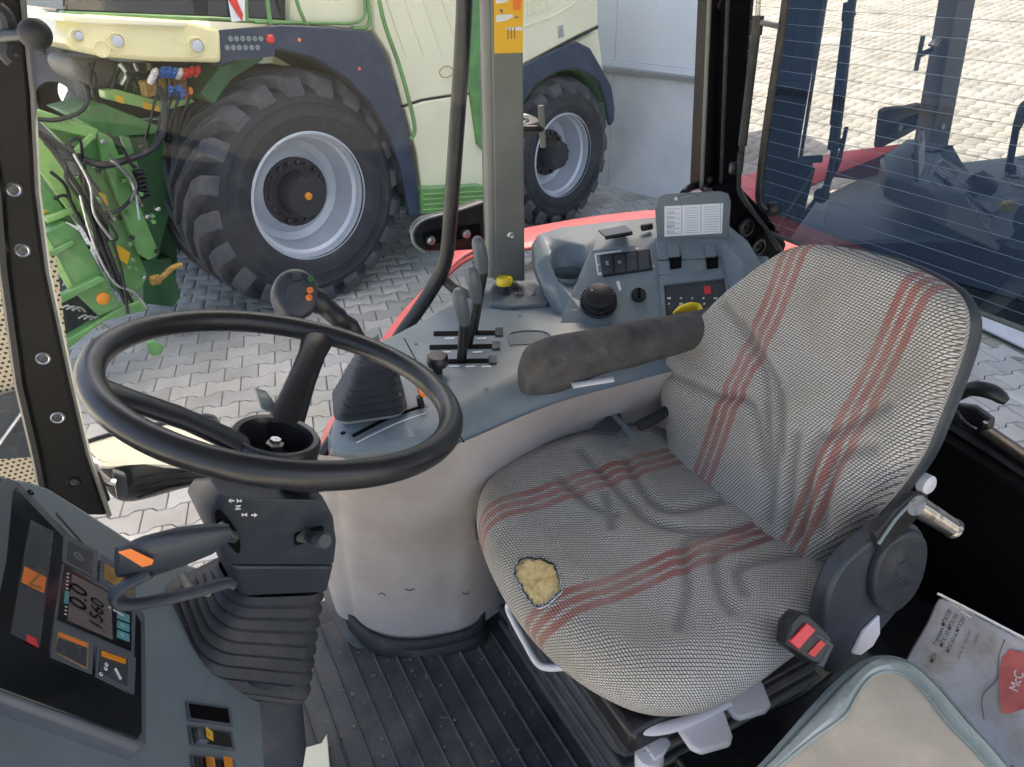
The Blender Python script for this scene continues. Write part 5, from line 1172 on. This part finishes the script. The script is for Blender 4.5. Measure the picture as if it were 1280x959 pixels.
ringsC = [(k/44*.9, 0) for k in range(1, 45)] + [(.93, -.001), (.955, -.005), (.975, -.012), (.99, -.022), (.998, -.036), (.985, -.052), (.965, -.070), (.94, -.088), (.90, -.10)]
fr = lambda x, y, h: Vector((x, y, ZS - .01 - (x-.40)*.03 + h))
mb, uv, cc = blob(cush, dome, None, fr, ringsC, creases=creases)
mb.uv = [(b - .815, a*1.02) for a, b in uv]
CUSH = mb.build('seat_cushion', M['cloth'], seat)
# backrest
BT = rad(18); bu = Vector((math.sin(BT), 0, math.cos(BT))); bn = Vector((-math.cos(BT), 0, math.sin(BT))); B0 = Vector((.892, 0, 1.685))
bo_ = [(1.00, .035), (1.052, .10), (1.066, .16), (1.062, .225), (1.028, .285), (.965, .385), (.905, .458), (.86, .488), (.79, .503), (.70, .510), (.613, .503), (.556, .488), (.526, .455), (.512, .40), (.492, .31), (.480, .245), (.495, .165), (.535, .06), (.57, -.03), (.70, -.06), (.85, -.05), (.96, -.02)]
frB = lambda y, h, d: B0 + Vector((0, y, 0)) + bu*h + bn*d
BPl = Plane(B0 + bn*.045, (0, 1, 0), bu)
def on_b(px, py): p = BPl.at(px, py); r = p - B0; return (r.y, r.dot(bu))
crb = [[(925, 402), (958, 454), (978, 494), (981, 566)], [(905, 380), (945, 440), (962, 490), (966, 600)], [(840, 467), (899, 494), (945, 507), (961, 586)], [(1109, 507), (1050, 540), (1024, 553), (1011, 632)], [(1095, 560), (1050, 575), (1030, 660)], [(978, 545), (962, 650)], [(1000, 545), (985, 660)], [(1022, 556), (1004, 670)]]
def domeB(y, h):
    u = (y-.775)/.29; return .018*(abs(u)**2.2) + .012*math.exp(-((h-.17)/.09)**2)*(1-abs(u)) - .006*math.exp(-((h-.36)/.1)**2)
ringsB = [(k/42*.9, .045) for k in range(1, 43)] + [(.93, .044), (.955, .041), (.975, .035), (.99, .026), (1.0, .014), (1.004, 0), (.998, -.015), (.98, -.025)]
bo_ = [(a + ((.034*min(1, (.64-a)/.1) + (.022*math.exp(-((b-.22)/.12)**2))) if a < .64 else 0), b) for a, b in bo_]
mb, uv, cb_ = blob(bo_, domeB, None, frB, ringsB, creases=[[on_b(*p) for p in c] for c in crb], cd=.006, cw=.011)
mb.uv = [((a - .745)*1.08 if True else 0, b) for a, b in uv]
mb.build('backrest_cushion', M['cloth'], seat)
sh_ = crv([Vector((a, b, 0)) for a, b in bo_], 4, closed=True); cB = sum(sh_, Vector())/len(sh_)
MB().rings([[frB(*(cB.lerp(p, s).xy), d) for p in sh_] for s, d in ((.995, -.012), (1.012, -.018), (1.014, -.032), (.98, -.06), (.8, -.075))]).build('backrest_shell', M['coldark'], seat)
# torn patch with foam
def surf(px, py):
    """point of the cushion front edge under a pixel, by stepping down to the cushion mesh"""
    return oz(px, py, 1.72)
bpy.context.view_layer.update()
tear = [(648, 702), (660, 697), (675, 699), (692, 705), (699, 722), (701, 741), (692, 750), (682, 758), (672, 760), (660, 748), (649, 730), (642, 714)]
tc = Vector((671, 729, 0)); tr = [p + Vector((random.uniform(-1.3, 1.3), random.uniform(-1.3, 1.3), 0)) for p in crv([Vector((x, y, 0)) for x, y in tear], 5, closed=True)]
rows = []
for s, o in ((.03, .007), (.12, .0075), (.22, .006), (.33, .0075), (.44, .005), (.55, .0065), (.66, .005), (.77, .0045), (.87, .002), (.95, .0005), (1.0, -.002)):
    row = []
    for p in tr:
        q = tc.lerp(p, s); h_ = hit(CUSH, q.x, q.y, o*.5 + float(rng.normal())*.0006 + .0018*math.sin(q.x*.45)*math.cos(q.y*.38+q.x*.1))
        row.append(h_ if h_ is not None else oz(q.x, q.y, 1.70))
    rows.append(row)
MB().rings(rows).build('exposed_foam', M['foam'], seat)
fray = MB()
for p in tr:
    for k in range(2):
        a = hit(CUSH, p.x+random.uniform(-1, 1), p.y+random.uniform(-1, 1), .002); q = tc.lerp(p, random.uniform(.86, 1.03)); b = hit(CUSH, q.x+random.uniform(-2, 2), q.y+random.uniform(-2, 2), .009)
        if a is not None and b is not None: fray.tube([a, b], .0006, 4)
fray.build('frayed_edge', M['greyfender'], seat)
MB().tube([h for h in (hit(CUSH, tc.lerp(p, .96).x, tc.lerp(p, .96).y, .0016) for p in tr) if h is not None], .0016, 6, closed=True).build('tear_edge_shade', M['rubber'], seat)  # dark ring standing in for shade between the foam and the torn cloth
MB().tube(crv([h for h in (hit(CUSH, p.x, p.y, .0012) for p in tr) if h is not None], 1, closed=True), .0011, 6, closed=True).build('torn_edge', M['paper'], seat)
# armrest
am = [(652, 474, 1.92, .016, .020), (664, 464, 1.928, .029, .033), (696, 455, 1.932, .035, .038), (745, 440, 1.945, .035, .030), (790, 430, 1.945, .034, .030), (835, 420, 1.945, .034, .026), (870, 412, 1.945, .034, .024), (900, 408, 1.93, .032, .03)]
rows = []
for x, y, z, w, h in am:
    c = oz(x, y, z); rows.append([c + Vector((.08, 1, 0)).normalized()*w*1.15*(abs(math.cos(q))**.85)*(1 if math.cos(q) > 0 else -1) + UPZ*h*1.45*(abs(math.sin(q))**.85)*(1 if math.sin(q) > 0 else -1) for q in [2*math.pi*j/20 for j in range(20)]])
MB().rings([crv([r[j] for r in rows], 4) for j in range(20)][0:0] or list(map(list, zip(*[crv([r[j] for r in rows], 4) for j in range(20)])))).build('armrest', M['armrest'], seat)
MB().tube([oz(716, 482, 1.905), oz(766, 474, 1.905)], .008, 10, flat=(.6, 1)).build('armrest_lever', M['whitep'], seat)
# lumbar and side controls
MB().tube(crv([oz(x, y, 1.76) for x, y in ((758, 512), (775, 530), (792, 545))], 4), .010, 10).build('tether_clip', M['consolelid'], seat)
MB().prism([oz(x, y, 1.76) for x, y in ((735, 541), (752, 528), (768, 512), (776, 520), (780, 535), (770, 545))], (0, 0, .006)).build('hinge_bracket', M['coldark'], seat, bevel=.003)
MB().tube(crv([oz(x, y, 1.78) for x, y in ((800, 532), (820, 522), (836, 512))], 4), .012, 10).build('armrest_stay', M['rubber'], seat)
# recliner hub on the near side: dark plates, oval cover and chrome tube
RP = Plane(Vector((.98, .475, 1.7)), (1, 0, 0), (0, .12, 1))
def rp(pts, off=0): return [RP.at(x, y, off) for x, y in pts]
MB().prism(crv(rp([(1046, 722), (1062, 700), (1090, 676), (1120, 655), (1150, 660), (1158, 690), (1140, 740), (1110, 780), (1085, 808), (1060, 835), (1035, 842), (1030, 800), (1032, 760)]), 3, closed=True), -RP.n*.03).build('side_bracket', M['coldark'], seat, bevel=.006)
MB().prism(crv(rp([(1095, 720), (1110, 685), (1135, 668), (1156, 672), (1161, 690), (1155, 722), (1140, 750), (1115, 768), (1095, 752)], .014), 4, closed=True), -RP.n*.016).build('recliner_cover', M['bellow'], seat, bevel=.005, seg=3)
MB().lathe(RP.at(1126, 711, .014), RP.n, [(.013, 0), (.012, .003), (.007, .003), (.006, .001), (.001, .001)], 20, cap=False).build('cover_boss', M['coldark'], seat)
for k in range(4): MB().tube(rp([(1098+k*6, 742-k*1.5), (1130+k*5, 722+k*2)], .0145), .0012, 6).build('cover_rib', M['bellow'], seat)
MB().prism(rp([(1095, 668), (1118, 640), (1142, 618), (1160, 618), (1162, 628), (1146, 650), (1120, 676), (1100, 690)], .01), -RP.n*.014).build('hinge_plate', M['black'], seat, bevel=.003)
MB().tube(crv(rp([(1098, 680), (1120, 648), (1142, 626)], .012), 3), .003, 6).build('plate_edge', M['greyfender'], seat)
tb0, tb1 = oy(1146, 632, .43), oy(1192, 661, .40)
MB().tube([tb0, tb1], [.0145, .0125], 18).build('chrome_stub', M['chrome'], seat)
MB().lathe(tb1, tb1-tb0, [(.0125, -.004), (.0138, -.002), (.0138, .002), (.009, .003), (.001, .0)], 20, cap=False).build('stub_ring', M['chrome'], seat)
MB().tube([tb0.lerp(tb1, .25)+UPZ*.008, tb0.lerp(tb1, .5)+UPZ*.010], .006, 10).build('stub_pin', M['steel'], seat)
MB().lathe(oy(1160, 606, .53), RP.n, [(.016, -.01), (.016, .003), (.012, .006), (.001, .006)], 20, cap=False).build('white_cap', M['whitep'], seat)
MB().prism(rp([(1066, 818), (1080, 790), (1094, 776), (1100, 770), (1101, 792), (1092, 808), (1076, 820)], .006), -RP.n*.006).build('white_flange', M['whitep'], seat, bevel=.002)
# buckle
BK = Plane(oy(1012, 800, .455), (1, 0, .2), (-.1, .55, .75))
def bq(pts, o): return quad(BK, pts, o)
MB().prism(bq([(988, 778), (1000, 765), (1012, 768), (1040, 795), (1042, 808), (1026, 832), (1016, 830), (984, 808)], .0), -BK.n*.03).build('belt_buckle', M['black'], seat, bevel=.004)
MB().prism(bq([(988, 802), (1009, 779), (1020, 788), (999, 812)], .004), -BK.n*.006).build('release_button', M['redbtn'], seat, bevel=.001)
MB().prism(bq([(1010, 817), (1026, 800), (1033, 805), (1018, 822)], .002), -BK.n*.003).build('buckle_label', M['redc'], seat, bevel=.0005)
MB().prism(bq([(1018, 795), (1022, 790), (1044, 806), (1030, 836), (1022, 832), (1036, 808)], .001), -BK.n*.01).build('buckle_side', M['coldark'], seat, bevel=.002)
# lower frame, suspension box, controls
MB().box((.70, .79, 1.60), (.50, .54, .05)).build('seat_pan', M['black'], seat, bevel=.01)
MB().box((.72, .80, 1.55), (.40, .44, .08)).build('suspension_cover', M['bellow'], seat, bevel=.02)
MB().prism([oz(x, y, 1.34) for x, y in ((608, 735), (640, 728), (700, 800), (800, 900), (830, 959), (900, 1100), (640, 1100), (610, 800))][0:0] or [Vector((.50, .60, 1.27)), Vector((.98, .60, 1.27)), Vector((.98, 1.04, 1.27)), Vector((.50, 1.04, 1.27))], (0, 0, .25)).build('seat_base', M['floor'], seat, bevel=.03, seg=4)
for k in range(5): MB().box((.73, .82, 1.50-.045*k), (.475, .47, .016)).build('bellows_fold', M['bellow'], seat, bevel=.008)
MB().tube([oz(636, 754, 1.50), oz(646, 740, 1.50)], .01, 8).build('slide_rail_end', M['black'], seat)
MB().tube(crv([oz(x, y, z) for x, y, z in ((645, 752, 1.60), (636, 757, 1.59), (638, 768, 1.58), (655, 800, 1.57), (670, 826, 1.57), (682, 834, 1.57), (704, 834, 1.58), (740, 832, 1.60))], 5), .0065, 10).build('slide_handle', M['whitep'], seat)
MB().tube(crv([oz(x, y, z) for x, y, z in ((778, 893, 1.615), (792, 906, 1.615), (815, 912, 1.615), (850, 905, 1.615), (885, 890, 1.615), (910, 876, 1.615))], 5), .0085, 10, flat=(.6, 1.2)).build('front_rail', M['whitep'], seat)
MB().prism([oz(x, y, 1.60) for x, y in ((842, 910), (860, 898), (892, 884), (902, 888), (915, 925), (912, 936), (876, 946), (862, 940))], (0, 0, .012)).build('tilt_lever', M['whitep'], seat, bevel=.005, seg=3)
MB().prism([oz(x, y, 1.60) for x, y in ((897, 876), (920, 864), (946, 850), (954, 862), (963, 886), (956, 895), (924, 904), (915, 900))], (0, 0, .012)).build('depth_lever', M['whitep'], seat, bevel=.005, seg=3)
MB().lathe(oz(884, 889, 1.615), UPZ, [(.006, 0), (.005, .003), (.001, .001)], 12, cap=False).build('lever_hole', M['black'], seat)
kcw = oz(812, 945, 1.56)
MB().lathe(kcw, UPZ, [(.020, -.03), (.022, -.006), (.0205, 0), (.0205, .008), (.001, .009)], 24, cap=False).build('height_knob', M['whitep'], seat)
MB().prism([oz(x, y, 1.565) for x, y in ((800, 930), (815, 924), (834, 925), (839, 931), (830, 946), (818, 954))], (0, 0, .008)).build('knob_wing', M['whitep'], seat, bevel=.003)
for x, y in ((806, 931), (811, 934), (806, 939), (812, 941), (806, 927)): MB().lathe(oz(x, y, 1.5735), UPZ, [(.0012, 0), (.001, .0006), (.0005, .0006)], 6, cap=False).build('knob_mark', M['ink'], seat)
MB().prism([oz(x, y, 1.56) for x, y in ((740, 872), (752, 864), (800, 920), (796, 940), (776, 942), (750, 900))], (0, 0, .02)).build('scissor_link', M['rubber'], seat, bevel=.004)
MB().prism([oz(x, y, 1.45) for x, y in ((840, 959), (1000, 880), (1075, 820), (1110, 850), (900, 1040))], (0, 0, .03)).build('side_rail', M['black'], seat, bevel=.008)

# ================================================================== LOOSE THINGS BY THE DOOR
# tray-like clear lid with a dusty beige face
BXZ = 1.70
box = thing('storage_box', 'storage box with pale green rim and dusty beige lid beside the seat', 'box', oz(1060, 930, BXZ-.2))
o1 = [oz(x, y, BXZ) for x, y in ((930, 985), (980, 932), (1035, 872), (1062, 844), (1086, 825), (1112, 819), (1142, 828), (1174, 856), (1212, 900), (1262, 956), (1330, 1060), (1100, 1200), (880, 1060))]
o1c = crv(o1, 4, closed=True); cbx = sum(o1c, Vector())/len(o1c)
def scl(pts, d, dz):
    out = []
    for p in pts:
        v = (cbx-p); out.append(p + v.normalized()*d + UPZ*dz)
    return out
MB().rings([scl(o1c, .0, -.20), scl(o1c, 0, -.012), scl(o1c, .002, -.004), scl(o1c, .007, 0), scl(o1c, .020, .001), scl(o1c, .028, -.004)], cap=False).build('box_rim', M['paleglass'], box)
MB().prism(scl(o1c, .0275, -.011), (0, 0, .007)).build('lid', M['dust'], box)
MB().tube(scl(o1c, .0295, -.003), .0022, 8, closed=True).build('lid_bead', M['paleglass'], box)
MB().tube(scl(o1c, -.006, -.018), .0075, 8, closed=True).build('outer_bead', M['greyfender'], box)
# booklet leaning behind
NP = Plane(oz(1172, 745, 1.46), oz(1280, 802, 1.46)-oz(1172, 745, 1.46), (.35, .1, .9))
bk_ = thing('booklet', 'creased white booklet with black print and a red corner standing behind the box', 'booklet', NP.at(1200, 800))
left = [(1172, 742), (1163, 770), (1150, 792), (1130, 822), (1110, 880)]; right = [(1290, 803), (1300, 850), (1310, 890), (1320, 940), (1330, 1010)]
rows = []
for (a, b), (c, d), o in zip(left, right, (0, .004, .0, -.002, .0)):
    rows.append([NP.at(a+(c-a)*t, b+(d-b)*t, o + .004*math.sin(t*9+a*.05)) for t in [k/8 for k in range(9)]])
MB().grid(rows).build('cover_page', mat('booklet_paper', (.50, .49, .52), .55, var=.12, vs=8, dirt=(.34, .29, .23), ds=14, dlo=.45, dhi=.75), bk_, solid=.003, sub=1)
MB().tube([NP.at(1172, 742, .002), NP.at(1202, 757, .003), NP.at(1290, 803, .003)], .0028, 6).build('spine', M['paper'], bk_)
MB().tube([NP.at(1201, 764, .006), NP.at(1214, 772, .006)], .0016, 6).build('staple', M['white'], bk_)
for s, A, B in (('Tracteurs MTX120', (1170, 808), (1190, 764)), ('MTX135 MTX150', (1178, 810), (1198, 769)), ('MTX165 et MTX200', (1186, 817), (1207, 773)), ('MTX', (1166, 830), (1172, 818)), ('serie du tracteur', (1199, 825), (1215, 788)), ('moteur', (1219, 805), (1225, 792))):
    text(bk_, s, NP, A, B, M['ink'] if s[0] in 'sm' else M['black'], lift=.0075, bold=.003, hfac=1.05)
MB().add([NP.at(x, y, .0072) for x, y in ((1252, 822), (1262, 812), (1290, 818), (1300, 880), (1262, 892), (1252, 892), (1248, 850))], [tuple(range(7))]).build('red_panel', M['redprint'], bk_, smooth=False)
text(bk_, 'McC', NP, (1272, 866), (1280, 842), M['white'], lift=.0085)
MB().tube(crv([NP.at(x, y, .006) for x, y in ((1256, 800), (1249, 820), (1246, 850), (1228, 870), (1230, 900))], 4), .0012, 6).build('crease_line', M['ink'], bk_)
